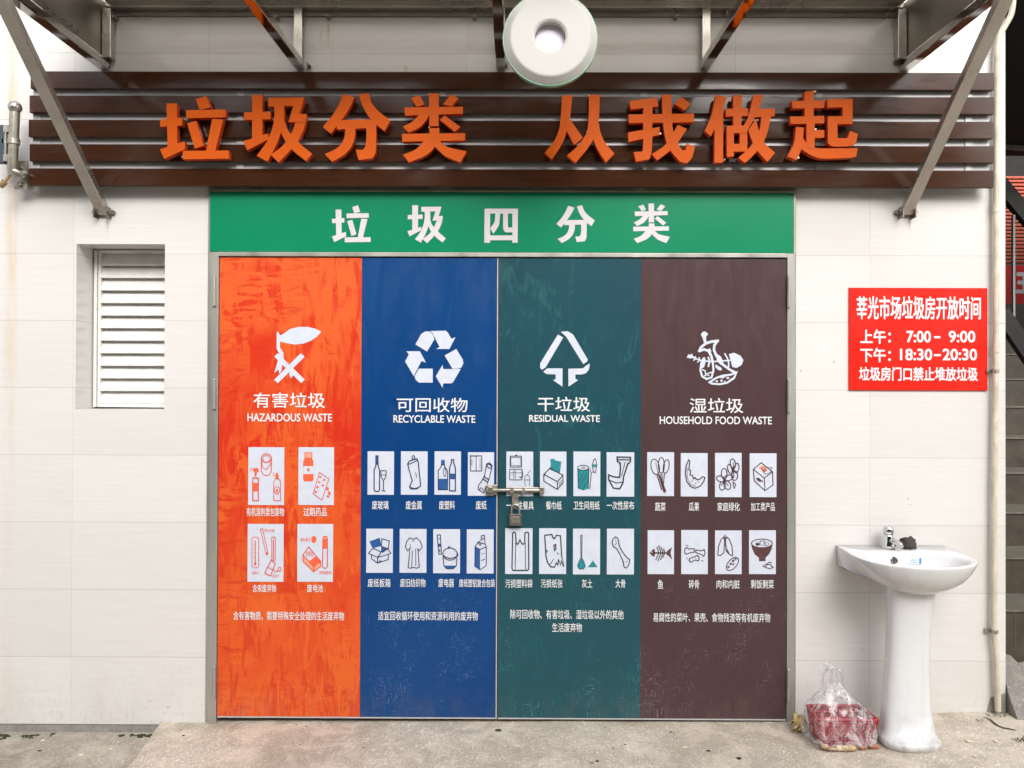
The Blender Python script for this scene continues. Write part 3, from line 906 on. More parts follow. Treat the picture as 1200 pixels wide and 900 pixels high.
# stroke outlines of the display characters, measured on the photograph (zoom units, x0, y0, units per pixel)
A = (180, 95, 6.0)
B = (370, 95, 6.316)
CC = (630, 95, 6.0)
D = (820, 95, 6.0)
GLYPH = {
    '垃': (A, [[(90, 157), (163, 157), (166, 445), (98, 462)], [(45, 270), (200, 258), (200, 312), (48, 322)], [(45, 480), (218, 424), (222, 478), (75, 548)],
               [(297, 128), (370, 105), (400, 185), (325, 203)], [(228, 205), (505, 200), (508, 255), (230, 262)], [(237, 298), (300, 280), (352, 455), (290, 475)],
               [(412, 265), (490, 270), (432, 490), (368, 490)], [(205, 490), (528, 488), (530, 545), (205, 550)]]),
    '圾': (A, [[(692, 97), (765, 97), (765, 388), (692, 405)], [(636, 220), (822, 214), (822, 268), (636, 274)], [(632, 422), (805, 368), (810, 408), (658, 487)],
               [(805, 118), (1058, 115), (1045, 172), (808, 180)],
               [(846, 178), (918, 178), (920, 270), (900, 350), (860, 460), (800, 566), (726, 525), (798, 430), (838, 330), (852, 240)],
               [(985, 168), (1046, 168), (1024, 232), (1076, 232), (1070, 288), (948, 290), (965, 235)],
               [(1000, 286), (1071, 285), (1055, 345), (1010, 430), (950, 500), (878, 572), (822, 518), (905, 460), (968, 375)],
               [(915, 262), (932, 330), (975, 385), (1040, 450), (1114, 512), (1072, 562), (990, 500), (925, 425), (890, 350)]]),
    '分': (B, [[(205, 95), (288, 120), (250, 200), (190, 290), (112, 388), (52, 340), (120, 260), (170, 180)],
               [(320, 103), (388, 88), (410, 160), (460, 220), (552, 292), (508, 370), (430, 310), (375, 240), (340, 170)],
               [(195, 288), (448, 285), (448, 345), (156, 358), (156, 330)],
               [(375, 345), (448, 345), (445, 530), (420, 572), (318, 585), (297, 508), (345, 510), (367, 490), (375, 440)],
               [(220, 350), (295, 345), (290, 420), (265, 490), (215, 545), (122, 598), (68, 540), (140, 510), (190, 470), (215, 410)]]),
    '类': (B, [[(703, 128), (770, 105), (805, 172), (750, 190)], [(1000, 100), (1057, 128), (1005, 188), (942, 172)], [(838, 92), (910, 92), (910, 333), (840, 335)],
               [(657, 195), (1090, 190), (1090, 242), (660, 255)], [(770, 245), (840, 245), (825, 285), (770, 345), (688, 382), (645, 338), (720, 300)],
               [(918, 288), (955, 255), (1070, 340), (1028, 375)], [(637, 390), (1105, 385), (1105, 440), (640, 448)], [(842, 348), (915, 348), (915, 440), (842, 442)],
               [(800, 445), (890, 445), (875, 500), (820, 550), (690, 602), (645, 545), (740, 510)],
               [(858, 445), (915, 440), (970, 490), (1118, 520), (1070, 602), (960, 560), (905, 510), (876, 480)]]),
    '从': (CC, [[(172, 100), (245, 100), (232, 230), (215, 330), (175, 440), (100, 550), (50, 505), (120, 420), (155, 330), (165, 230)],
                [(230, 272), (318, 398), (258, 450), (205, 350), (212, 290)],
                [(362, 97), (438, 97), (432, 280), (400, 400), (340, 490), (265, 575), (205, 525), (290, 450), (350, 360), (360, 250)],
                [(432, 295), (437, 350), (470, 430), (540, 510), (480, 572), (425, 490), (385, 400), (385, 330)]]),
    '我': (CC, [[(645, 140), (838, 115), (850, 178), (655, 198)], [(640, 235), (1100, 228), (1098, 290), (642, 295)], [(635, 362), (858, 322), (858, 378), (640, 428)],
                [(743, 180), (808, 180), (805, 500), (785, 550), (692, 567), (675, 500), (735, 495), (743, 470)],
                [(875, 97), (942, 97), (942, 270), (955, 370), (985, 440), (1015, 487), (1040, 487), (1050, 440), (1107, 462), (1085, 545), (1050, 577), (1005, 572), (940, 500), (900, 420), (880, 300)],
                [(985, 308), (1050, 338), (960, 470), (840, 558), (803, 515), (895, 455), (945, 380)], [(1010, 110), (1075, 160), (1035, 207), (963, 160)]]),
    '做': (D, [[(115, 97), (190, 112), (165, 200), (130, 290), (78, 388), (35, 350), (85, 240)], [(105, 280), (165, 205), (165, 572), (103, 575)],
               [(180, 195), (340, 192), (340, 245), (183, 250)], [(235, 100), (298, 100), (292, 322), (235, 322)], [(188, 315), (240, 315), (240, 530), (190, 533)],
               [(188, 315), (335, 312), (335, 365), (190, 367)], [(282, 315), (335, 315), (335, 492), (282, 492)], [(190, 442), (335, 440), (335, 495), (200, 497)],
               [(378, 97), (448, 100), (420, 190), (380, 270), (330, 352), (300, 330), (335, 270), (358, 190)], [(400, 195), (528, 193), (525, 248), (385, 255)],
               [(432, 250), (500, 248), (478, 360), (440, 450), (380, 520), (318, 577), (270, 540), (340, 480), (400, 400), (425, 330)],
               [(340, 345), (395, 265), (420, 380), (455, 440), (529, 505), (475, 570), (405, 495), (366, 420)]]),
    '起': (D, [[(738, 75), (802, 65), (802, 300), (738, 300)], [(645, 140), (875, 135), (875, 188), (655, 193)], [(635, 250), (875, 245), (875, 297), (640, 302)],
               [(750, 297), (808, 297), (808, 478), (750, 470)], [(806, 345), (875, 345), (875, 398), (806, 400)],
               [(675, 322), (732, 328), (725, 400), (715, 480), (680, 557), (618, 530), (655, 460), (670, 400)],
               [(712, 375), (745, 430), (775, 462), (830, 474), (1112, 472), (1100, 530), (1060, 540), (850, 547), (780, 522), (703, 470)],
               [(898, 128), (1075, 125), (1075, 182), (898, 187)], [(1005, 180), (1075, 180), (1075, 300), (1005, 302)], [(900, 248), (1075, 248), (1075, 302), (900, 304)],
               [(900, 300), (968, 300), (968, 402), (1040, 402), (1055, 350), (1112, 372), (1096, 440), (1060, 460), (930, 462), (900, 437)]]),
    '四': ((560, 230, 5.0), [[(40, 75), (72, 75), (72, 270), (38, 270)], [(40, 75), (235, 75), (235, 103), (40, 103)], [(202, 75), (235, 75), (233, 270), (202, 270)],
                             [(40, 228), (233, 228), (233, 256), (40, 256)], [(103, 103), (131, 103), (126, 170), (92, 218), (72, 190), (100, 150)],
                             [(148, 103), (176, 103), (176, 183), (202, 183), (202, 211), (162, 211), (148, 195)]]),
}


def glyph_px(ch):
    (gx, gyy, s), st = GLYPH[ch]
    return [[(gx + x / s, gyy + y / s) for x, y in q] for q in st]


def smooth_poly(q, n=2):
    """round the long bends of a stroke but keep its cut ends square"""
    if len(q) <= 5:
        return q
    out = []
    L = len(q)
    for i in range(L):
        p0, p1, p2 = Vector(q[i - 1]), Vector(q[i]), Vector(q[(i + 1) % L])
        a_, b2 = (p1 - p0), (p2 - p1)
        if a_.length > 1e-6 and b2.length > 1e-6 and a_.angle(b2) < R(42):
            out += [tuple(p1 - a_ * 0.28), tuple((p1 * 2 + (p1 - a_ * 0.28) + (p1 + b2 * 0.28)) / 4), tuple(p1 + b2 * 0.28)]
        else:
            out.append(tuple(p1))
    return out


def put_glyph(mb, ch, y, box=None, depth=None, m=0, side=None):
    st = glyph_px(ch)
    if box:
        ax = [p[0] for q in st for p in q]
        ay = [p[1] for q in st for p in q]
        sx, sy = (box[2] - box[0]) / (max(ax) - min(ax)), (box[3] - box[1]) / (max(ay) - min(ay))
        st = [[(box[0] + (p[0] - min(ax)) * sx, box[1] + (p[1] - min(ay)) * sy) for p in q] for q in st]
    for i, q in enumerate(st):
        yy = y - 0.0004 * (i % 6)
        pts = [(w_.x, w_.z) for w_ in (P(px, py, y) for px, py in smooth_poly(q))]
        if depth is None:
            mb.flat(pts, yy, m)
        else:
            mb.prism(pts, yy, y + depth, m, side)


for ch, bx_ in (('垃', (389, 240.5, 434.5, 284)), ('圾', (477.5, 240.5, 522.5, 285)), ('四', (567.5, 244.5, 607, 284.5)), ('分', (652, 240.5, 697, 285)), ('类', (742, 238.5, 785, 285))):
    lt = MB()
    put_glyph(lt, ch, -0.0182, bx_)
    obj('white_character', lt, M['sign_white'], gbd)


# ================================================================== door leaves
YD = -0.008
seam = P(583.6, 570).x
leafL = thing('door_leaf', (dl, 0, dbz), 'metal door leaf with orange hazardous and blue recyclable waste panels', 'door', 'pair of waste room door leaves')
leafR = thing('door_leaf', (dr, 0, dbz), 'metal door leaf with teal residual and brown food waste panels', 'door', 'pair of waste room door leaves')
m1, m2 = P(423.3, 570).x, P(750.5, 570).x
zt_ = dtz - 0.001
for leaf, xa, xb in ((leafL, dl, seam - 0.002), (leafR, seam + 0.002, dr)):
    sl = MB()
    sl.box(xa, xb, YD + 0.001, 0.035, dbz, zt_)
    obj('steel_core', sl, M['frame_steel'], leaf, bevel=0.001)
edge = MB()
edge.box(seam - 0.0065, seam - 0.0022, YD - 0.004, YD + 0.0005, dbz + 0.002, zt_ - 0.002)
obj('edge_strip', edge, M['alu'], leafL)
sill = MB()
sill.box(dl + 0.002, seam - 0.008, YD - 0.003, YD + 0.0005, dbz + 0.001, dbz + 0.0065)
obj('bottom_strip', sill, M['alu'], leafL)
sill = MB()
sill.box(seam + 0.004, dr - 0.002, YD - 0.003, YD + 0.0005, dbz + 0.001, dbz + 0.0065)
obj('bottom_strip', sill, M['alu'], leafR)

INK = {'o': pm('red_ink', (0.66, 0.07, 0.03), 0.5, 0, 0.1, 40), 'b': pm('navy_ink', (0.016, 0.025, 0.085), 0.5, 0, 0.2, 40),
       't': pm('black_ink', (0.012, 0.022, 0.03), 0.5, 0, 0.2, 40), 'w': pm('brown_ink', (0.05, 0.018, 0.02), 0.5, 0, 0.2, 40)}
FILL = {'o': pm('orange_print', (0.80, 0.115, 0.045), 0.45, 0, 0.08, 40), 'b': pm('blue_print', (0.016, 0.085, 0.27), 0.45, 0, 0.1, 40),
        't': pm('teal_print', (0.012, 0.21, 0.235), 0.45, 0, 0.25, 120), 'w': pm('brown_print', (0.09, 0.035, 0.035), 0.45, 0, 0.2, 40)}
PALE = pm('salmon_print', (0.75, 0.33, 0.22), 0.45, 0, 0.08, 40)
Y1, Y2, Y3, Y4 = YD - 0.0012, YD - 0.0020, YD - 0.0026, YD - 0.0032     # film, card, fills, lines


def ell(cx, cy, rx, ry, n=18, rot=0.0, a0=0.0, a1=360.0):
    out = []
    full = abs(a1 - a0) >= 359.9
    for k in range(n if full else n + 1):
        t = R(a0 + (a1 - a0) * k / n)
        x, y = rx * math.cos(t), ry * math.sin(t)
        out.append((cx + x * math.cos(R(rot)) - y * math.sin(R(rot)), cy + x * math.sin(R(rot)) + y * math.cos(R(rot))))
    return out


def bx(x0, y0, x1, y1):
    return [(x0, y0), (x1, y0), (x1, y1), (x0, y1)]


# line drawings on the picture cards: ('L', points[, width]) open line, ('C', ...) closed line, ('F', points) fill, ('W', points) white, ('P', points) pale, ('T', text, box)
CARDS = {
    'o': ((250, 510, 3.913), [
        ('spray bottle, paint tin and aerosol can', (160, 55, 325, 320), [
            ('C', ell(243, 105, 23, 20)), ('C', ell(243, 108, 17, 15), 3), ('L', [(220, 108), (220, 165), (228, 180), (243, 186), (258, 180), (266, 165), (266, 108)]), ('L', [(222, 125), (228, 150), (243, 158), (258, 140), (266, 122)], 3),
            ('F', [(180, 152), (205, 150), (210, 168), (200, 170), (196, 190), (190, 190), (188, 166), (182, 165)]), ('C', bx(181, 196, 206, 300), 5), ('F', bx(182, 218, 205, 258)), ('L', [(170, 150), (176, 155)], 3), ('L', [(170, 160), (177, 160)], 3),
            ('F', [(284, 182), (292, 168), (300, 184), (300, 198), (285, 198)]), ('C', [(277, 212), (285, 200), (300, 200), (308, 212), (308, 300), (277, 300)], 3), ('C', ell(292, 252, 12, 17), 3), ('F', ell(292, 254, 5, 9, 10)), ('L', [(274, 172), (280, 178)], 3), ('L', [(274, 185), (281, 183)], 3)]),
        ('medicine bottle and pill strip', (390, 55, 553, 320), [
            ('P', bx(420, 80, 452, 106)), ('C', bx(420, 80, 452, 106), 3), ('F', [(420, 106), (452, 106), (459, 118), (459, 205), (453, 212), (418, 212), (412, 205), (412, 118)]), ('W', bx(413, 142, 459, 178)), ('L', [(435, 150), (435, 168)], 4), ('L', [(427, 159), (443, 159)], 4),
            ('C', [(487, 170), (530, 200), (498, 298), (458, 268)], 3), ('F', ell(490, 192, 6, 5, 8)), ('F', ell(508, 205, 6, 5, 8)), ('F', ell(485, 215, 6, 5, 8)), ('F', ell(502, 230, 6, 5, 8)), ('F', ell(478, 238, 6, 5, 8)), ('F', ell(470, 260, 6, 5, 8)),
            ('F', ell(524, 246, 6, 9, 8, -20)), ('F', ell(532, 266, 6, 9, 8, -20)), ('F', ell(526, 280, 7, 5, 8))]),
        ('thermometer, lamp tube and blood pressure gauge', (157, 407, 322, 672), [
            ('C', [(183, 467), (202, 467), (208, 474), (208, 600), (202, 608), (183, 608), (177, 600), (177, 474)], 3), ('L', [(192, 482), (192, 592)], 4), ('F', ell(192, 590, 5, 9, 8)), ('L', [(184, 500), (188, 500)], 2), ('L', [(184, 520), (188, 520)], 2), ('L', [(184, 540), (188, 540)], 2), ('L', [(184, 560), (188, 560)], 2),
            ('C', [(216, 432), (226, 428), (250, 540), (243, 548)], 3), ('F', ell(246, 543, 6, 7, 8)), ('C', bx(268, 468, 284, 572), 3), ('L', [(276, 480), (276, 568)], 4), ('C', [(266, 572), (285, 588), (262, 645), (236, 632)], 4), ('L', [(250, 605), (272, 618)], 3), ('L', [(276, 610), (284, 626), (294, 622), (298, 610)], 3), ('C', ell(304, 614, 7, 9, 10), 3),
            ('T', '荧光灯管', (234, 430, 280, 445)), ('T', '温度计', (176, 624, 209, 638)), ('T', '血压计', (270, 637, 302, 652))]),
        ('box of batteries, button cell and pencil cell', (385, 407, 549, 672), [
            ('P', [(411, 555), (460, 600), (460, 626), (411, 578)]), ('F', [(468, 555), (492, 580), (462, 602), (440, 578)]), ('P', [(462, 602), (492, 580), (492, 602), (462, 626)]), ('C', [(437, 512), (492, 578), (492, 602), (460, 626), (411, 578), (411, 548)], 4), ('L', [(411, 550), (460, 602), (492, 580)], 4), ('L', [(460, 602), (460, 626)], 4), ('T', '充电池', (424, 530, 458, 556)),
            ('C', [(503, 472), (506, 464), (519, 464), (523, 472), (523, 602), (516, 610), (506, 608), (500, 602)], 4), ('F', bx(502, 474, 523, 520)), ('F', bx(507, 463, 518, 470)), ('F', ell(461, 478, 12, 16, 12)), ('T', '纽扣电池', (399, 470, 444, 487)), ('T', '充电电池', (485, 622, 541, 638))]),
    ]),
    'b': ((420, 510, 3.913), [
        ('wine bottle and glass', (42, 74, 163, 273), [
            ('C', [(80, 95), (90, 95), (90, 140), (97, 160), (97, 250), (92, 258), (78, 258), (72, 250), (72, 160), (80, 140)], 5), ('F', bx(80, 96, 90, 135)), ('L', [(103, 163), (104, 190), (115, 208), (115, 252)], 4), ('L', [(128, 163), (126, 190), (116, 208)], 4), ('L', [(103, 163), (128, 163)], 4), ('L', [(106, 255), (125, 255)], 4), ('L', [(104, 182), (126, 182)], 3)]),
        ('crushed drinks can', (195, 74, 317, 273), [
            ('C', [(226, 132), (235, 118), (268, 108), (274, 120), (280, 180), (286, 232), (268, 246), (240, 246), (235, 236), (247, 208), (236, 172), (226, 132)], 5), ('L', [(228, 134), (250, 126), (272, 114)], 4), ('C', ell(252, 102, 6, 9, 10), 4), ('L', [(236, 238), (258, 244), (283, 236)], 3), ('L', [(262, 170), (268, 195)], 3)]),
        ('plastic jug and bottle', (349, 74, 470, 273), [
            ('F', bx(379, 113, 396, 136)), ('C', [(380, 136), (395, 136), (396, 145), (409, 162), (409, 250), (366, 250), (366, 162), (380, 145)], 4), ('F', bx(367, 200, 408, 250)), ('C', ell(396, 170, 6, 20, 10), 3), ('C', [(427, 112), (437, 112), (437, 126), (445, 150), (445, 255), (418, 255), (418, 150), (427, 126)], 5), ('F', bx(419, 176, 444, 202))]),
        ('open book and rolled newspaper', (502, 78, 622, 278), [
            ('C', bx(514, 95, 566, 164), 4), ('L', [(540, 92), (540, 164)], 3), ('L', [(520, 110), (520, 140)], 2), ('L', [(558, 105), (558, 155)], 2), ('C', [(588, 132), (600, 126), (613, 138), (612, 152), (598, 205), (574, 264), (552, 250), (549, 234), (578, 190)], 4), ('C', ell(600, 142, 12, 8, 10, 40), 4), ('L', [(574, 188), (597, 203)], 5), ('L', [(571, 200), (592, 214)], 5), ('L', [(555, 250), (562, 240), (575, 252)], 3)]),
        ('open cardboard box', (36, 429, 158, 631), [
            ('F', [(50, 487), (98, 470), (105, 508), (66, 518), (60, 510)]), ('F', [(105, 510), (137, 520), (112, 540), (104, 535)]), ('C', [(108, 475), (142, 485), (137, 520), (105, 510)], 4), ('C', [(66, 518), (46, 542), (90, 560), (104, 535)], 4), ('C', [(104, 535), (136, 522), (149, 542), (92, 560)], 4), ('L', [(60, 550), (60, 566), (88, 586), (137, 570), (137, 548)], 4), ('L', [(88, 562), (88, 586)], 4), ('F', bx(94, 575, 106, 582))]),
        ('loose gown', (189, 430, 312, 631), [
            ('C', [(236, 470), (245, 476), (257, 476), (266, 470), (283, 485), (293, 512), (280, 530), (272, 518), (276, 560), (279, 605), (266, 610), (252, 606), (238, 610), (228, 607), (233, 560), (236, 518), (226, 530), (215, 512), (222, 487)], 4), ('L', [(245, 485), (258, 485)], 3), ('L', [(248, 530), (244, 605)], 3), ('L', [(263, 520), (263, 600)], 3), ('L', [(238, 500), (240, 520)], 2)]),
        ('remote control and rice cooker', (343, 431, 466, 633), [
            ('C', [(361, 458), (376, 457), (381, 545), (369, 546)], 4), ('F', [(364, 497), (378, 497), (379, 512), (366, 512)]), ('F', ell(370, 475, 3, 3, 8)), ('F', ell(373, 530, 3, 6, 8)), ('C', ell(420, 545, 33, 28), 4), ('L', [(388, 548), (400, 560), (422, 565), (445, 560), (454, 548)], 4), ('L', [(388, 560), (392, 598), (405, 612), (435, 612), (450, 598), (452, 560)], 4), ('F', [(393, 598), (448, 598), (436, 612), (405, 612)]), ('F', ell(416, 514, 6, 5, 10)), ('F', ell(455, 548, 4, 10, 10))]),
        ('drink carton with cap', (497, 432, 620, 634), [
            ('F', [(535, 512), (558, 522), (558, 615), (534, 598)]), ('C', [(535, 512), (548, 490), (582, 500), (587, 515), (586, 598), (558, 617), (534, 600)], 4), ('L', [(535, 512), (558, 524), (587, 512)], 4), ('L', [(548, 490), (558, 505), (566, 494)], 4), ('C', [(563, 462), (577, 458), (579, 474), (565, 478)], 4), ('L', [(565, 478), (552, 490)], 3), ('L', [(578, 474), (582, 500)], 3), ('L', [(564, 545), (580, 540)], 2), ('L', [(564, 575), (580, 568)], 4)]),
    ]),
    't': ((580, 510, 3.75), [
        ('takeaway meal box and cup', (50, 72, 168, 268), [
            ('C', bx(67, 92, 117, 140), 3), ('L', [(70, 98), (114, 98), (114, 134), (70, 134), (70, 98)], 2), ('L', [(88, 88), (98, 88)], 4), ('L', [(63, 150), (121, 150)], 3), ('C', bx(65, 150, 119, 196), 3), ('L', [(83, 155), (83, 190)], 2), ('L', [(90, 155), (90, 190)], 2), ('L', [(65, 165), (119, 165)], 2), ('L', [(105, 182), (122, 188)], 3), ('L', [(119, 150), (124, 178), (112, 184)], 2), ('L', [(130, 196), (133, 180), (142, 173), (151, 180), (154, 196), (130, 196)], 2), ('L', [(130, 196), (134, 222)], 2), ('L', [(154, 196), (150, 222)], 2), ('L', [(142, 173), (157, 152)], 2)]),
        ('tissue box', (198, 72, 314, 268), [
            ('C', [(215, 172), (275, 204), (275, 238), (215, 202)], 4), ('C', [(275, 204), (299, 176), (299, 210), (275, 238)], 4), ('C', [(215, 172), (242, 145), (299, 176), (275, 204)], 4), ('F', [(243, 106), (258, 103), (268, 112), (292, 116), (288, 150), (285, 166), (262, 160), (240, 150), (246, 130)]), ('L', [(280, 215), (296, 196)], 2), ('L', [(280, 226), (296, 206)], 2)]),
        ('kitchen roll and tampon', (345, 72, 463, 268), [
            ('F', [(363, 145), (388, 155), (413, 145), (411, 235), (388, 243), (366, 235)]), ('C', ell(388, 143, 25, 11), 3), ('C', ell(388, 143, 7, 3, 10), 2), ('L', [(364, 145), (366, 235)], 3), ('L', [(413, 145), (411, 235)], 3), ('L', [(370, 232), (405, 165)], 2), ('L', [(368, 205), (390, 165)], 2), ('L', [(385, 240), (410, 195)], 2), ('C', [(434, 108), (440, 103), (444, 110), (448, 130), (441, 165), (432, 160), (428, 130)], 3), ('F', bx(430, 128, 446, 140)), ('L', [(424, 165), (417, 238)], 3), ('L', [(417, 150), (424, 165), (432, 160)], 2)]),
        ('disposable nappy', (491, 75, 612, 270), [
            ('C', [(537, 96), (596, 97), (595, 117), (584, 128), (566, 180), (562, 212), (548, 236), (520, 232), (500, 196), (500, 174), (518, 182), (548, 186), (552, 140), (548, 120), (538, 116)], 6), ('L', [(540, 108), (594, 108)], 5), ('L', [(552, 120), (548, 185)], 4), ('L', [(584, 122), (564, 185)], 4), ('L', [(505, 198), (535, 210), (562, 206)], 4), ('L', [(572, 118), (556, 180)], 3)]),
        ('plastic carrier bag', (45, 409, 165, 610), [
            ('C', [(78, 430), (84, 426), (91, 430), (93, 472), (98, 480), (104, 474), (110, 459), (117, 474), (124, 480), (131, 472), (132, 430), (140, 426), (148, 430), (149, 586), (144, 594), (80, 594), (75, 586)], 5), ('L', [(91, 472), (89, 590)], 3), ('L', [(133, 472), (135, 590)], 3)]),
        ('torn stained paper', (194, 409, 313, 610), [
            ('C', [(219, 440), (250, 436), (256, 452), (262, 455), (270, 440), (288, 442), (291, 490), (293, 530), (302, 578), (292, 552), (288, 570), (280, 545), (276, 572), (270, 560), (262, 580), (245, 578), (232, 560), (224, 530)], 5), ('C', [(259, 484), (267, 480), (268, 500), (262, 508)], 5), ('F', [(270, 512), (282, 522), (276, 526)]), ('F', ell(228, 510, 4, 8, 8)), ('L', [(240, 572), (258, 545)], 3)]),
        ('broom and heap of dust', (343, 411, 462, 612), [
            ('C', [(377, 440), (383, 440), (382, 536), (378, 536)], 3), ('F', [(380, 536), (390, 552), (398, 574), (390, 588), (370, 588), (362, 574), (370, 552)]), ('F', [(407, 580), (420, 566), (430, 550), (440, 564), (452, 580)]), ('C', [(380, 536), (390, 552), (398, 574), (390, 588), (370, 588), (362, 574), (370, 552)], 2)]),
        ('large bone', (492, 411, 611, 612), [
            ('C', [(515, 472), (518, 458), (528, 447), (538, 450), (543, 462), (546, 486), (560, 512), (580, 538), (592, 546), (592, 558), (586, 574), (576, 584), (567, 578), (564, 556), (552, 528), (535, 498), (520, 490)], 4), ('L', [(530, 455), (534, 476), (524, 484)], 2), ('L', [(574, 560), (582, 552)], 2)]),
    ]),
    'w': ((750, 510, 3.913), [
        ('leafy vegetables', (33, 78, 156, 279), [
            ('C', ell(70, 145, 19, 36, 18, -12), 4), ('C', ell(98, 138, 14, 36), 4), ('C', ell(120, 143, 13, 32, 18, 10), 4), ('F', [(82, 180), (92, 178), (118, 250), (112, 262), (104, 250)]), ('L', [(100, 176), (104, 240)], 4), ('L', [(112, 176), (106, 240)], 4), ('L', [(78, 182), (100, 252)], 4), ('L', [(72, 125), (84, 180)], 2), ('C', ell(113, 255, 6, 7, 8), 3)]),
        ('slice of melon', (187, 82, 310, 281), [
            ('C', [(224, 112), (212, 140), (208, 175), (214, 210), (232, 235), (252, 243), (276, 234), (292, 212), (298, 194), (286, 190), (278, 200), (262, 204), (252, 194), (246, 200), (240, 184), (230, 182), (232, 162), (224, 158), (229, 120)], 5), ('L', [(216, 150), (217, 195), (234, 226), (256, 234)], 2), ('F', ell(240, 210, 2, 5, 6)), ('F', ell(254, 220, 5, 2, 6)), ('F', ell(268, 214, 3, 3, 6))]),
        ('two cut flowers', (344, 81, 466, 284), [
            ('C', ell(386, 176, 13, 24, 12), 4), ('C', ell(405, 196, 22, 13, 12, -15), 4), ('C', ell(400, 228, 15, 22, 12, -25), 4), ('C', ell(378, 232, 13, 20, 12, 10), 4), ('C', ell(370, 200, 20, 13, 12, 20), 4), ('F', ell(388, 206, 7, 9, 10)), ('L', [(370, 180), (404, 232)], 3), ('L', [(405, 180), (372, 232)], 3),
            ('C', ell(426, 130, 12, 22, 12, -10), 4), ('C', ell(443, 150, 11, 22, 12, 10), 4), ('C', ell(434, 185, 14, 22, 12), 4), ('C', ell(412, 155, 10, 22, 12, -15), 4), ('F', ell(428, 158, 6, 12, 10)), ('L', [(428, 125), (430, 195)], 3), ('L', [(425, 210), (432, 245)], 3), ('L', [(432, 245), (440, 225), (428, 215)], 3)]),
        ('carton of processed food', (503, 83, 626, 284), [
            ('C', [(520, 156), (556, 126), (608, 168), (570, 196)], 4), ('L', [(520, 156), (524, 208), (573, 254), (570, 196)], 4), ('L', [(573, 254), (610, 228), (608, 168)], 4), ('P', [(545, 150), (562, 136), (588, 160), (570, 174)]), ('C', [(556, 150), (606, 148), (596, 172), (574, 178)], 2), ('C', ell(572, 160, 5, 5, 8), 3), ('F', ell(545, 204, 14, 7, 10, 35)), ('F', [(556, 208), (563, 206), (562, 218)])]),
        ('fish skeleton', (35, 436, 156, 637), [
            ('F', [(44, 540), (54, 528), (66, 520), (70, 540), (66, 558), (54, 552)]), ('L', [(66, 540), (124, 540)], 6), ('F', [(122, 534), (136, 522), (147, 512), (140, 540), (148, 572), (134, 556), (122, 548)]), ('L', [(78, 512), (86, 540), (72, 572)], 4), ('L', [(86, 504), (96, 540), (82, 578)], 4), ('L', [(96, 512), (106, 540), (94, 572)], 4), ('L', [(108, 520), (114, 540), (104, 562)], 4), ('W', ell(54, 536, 3, 3, 8))]),
        ('broken bones', (189, 435, 311, 637), [
            ('C', [(206, 520), (214, 514), (222, 522), (248, 520), (250, 536), (226, 540), (214, 546), (204, 538)], 4), ('C', [(256, 526), (284, 530), (294, 524), (299, 540), (292, 556), (284, 548), (256, 538)], 4), ('C', [(226, 566), (250, 558), (264, 550), (272, 562), (268, 576), (254, 572), (234, 582), (226, 576)], 4), ('L', [(222, 508), (210, 502)], 3), ('L', [(282, 572), (290, 578)], 3), ('L', [(212, 562), (218, 566)], 3)]),
        ('lungs and kidney', (344, 437, 466, 637), [
            ('C', [(384, 466), (372, 478), (360, 510), (357, 550), (368, 552), (384, 540), (387, 510), (388, 480)], 4), ('C', [(398, 466), (410, 478), (422, 510), (425, 552), (412, 548), (396, 532), (393, 505), (392, 480)], 4), ('L', [(390, 455), (390, 490)], 4), ('F', [(396, 490), (400, 520), (412, 545), (400, 536)]), ('C', ell(424, 590, 36, 20, 16, -48), 4), ('F', ell(416, 590, 7, 5, 8, -40)), ('F', ell(428, 576, 7, 5, 8, -40)), ('F', ell(438, 568, 5, 4, 8)), ('F', ell(428, 592, 6, 4, 8, -40)), ('F', ell(406, 604, 6, 5, 8))]),
        ('bowl of leftovers', (500, 436, 623, 637), [
            ('F', [(511, 500), (608, 500), (604, 522), (592, 546), (576, 562), (576, 578), (546, 578), (546, 562), (526, 546), (515, 522)]), ('W', ell(559, 496, 47, 19)), ('C', ell(559, 496, 48, 20), 4), ('F', ell(538, 500, 9, 8, 8)), ('C', ell(560, 494, 10, 12, 8), 2), ('C', ell(582, 498, 9, 8, 8), 2), ('L', [(552, 484), (546, 506)], 3), ('L', [(570, 482), (576, 510)], 2), ('C', [(564, 600), (580, 590), (598, 594), (612, 606), (592, 612)], 3), ('L', [(574, 606), (590, 582), (606, 586)], 3)]),
    ]),
}
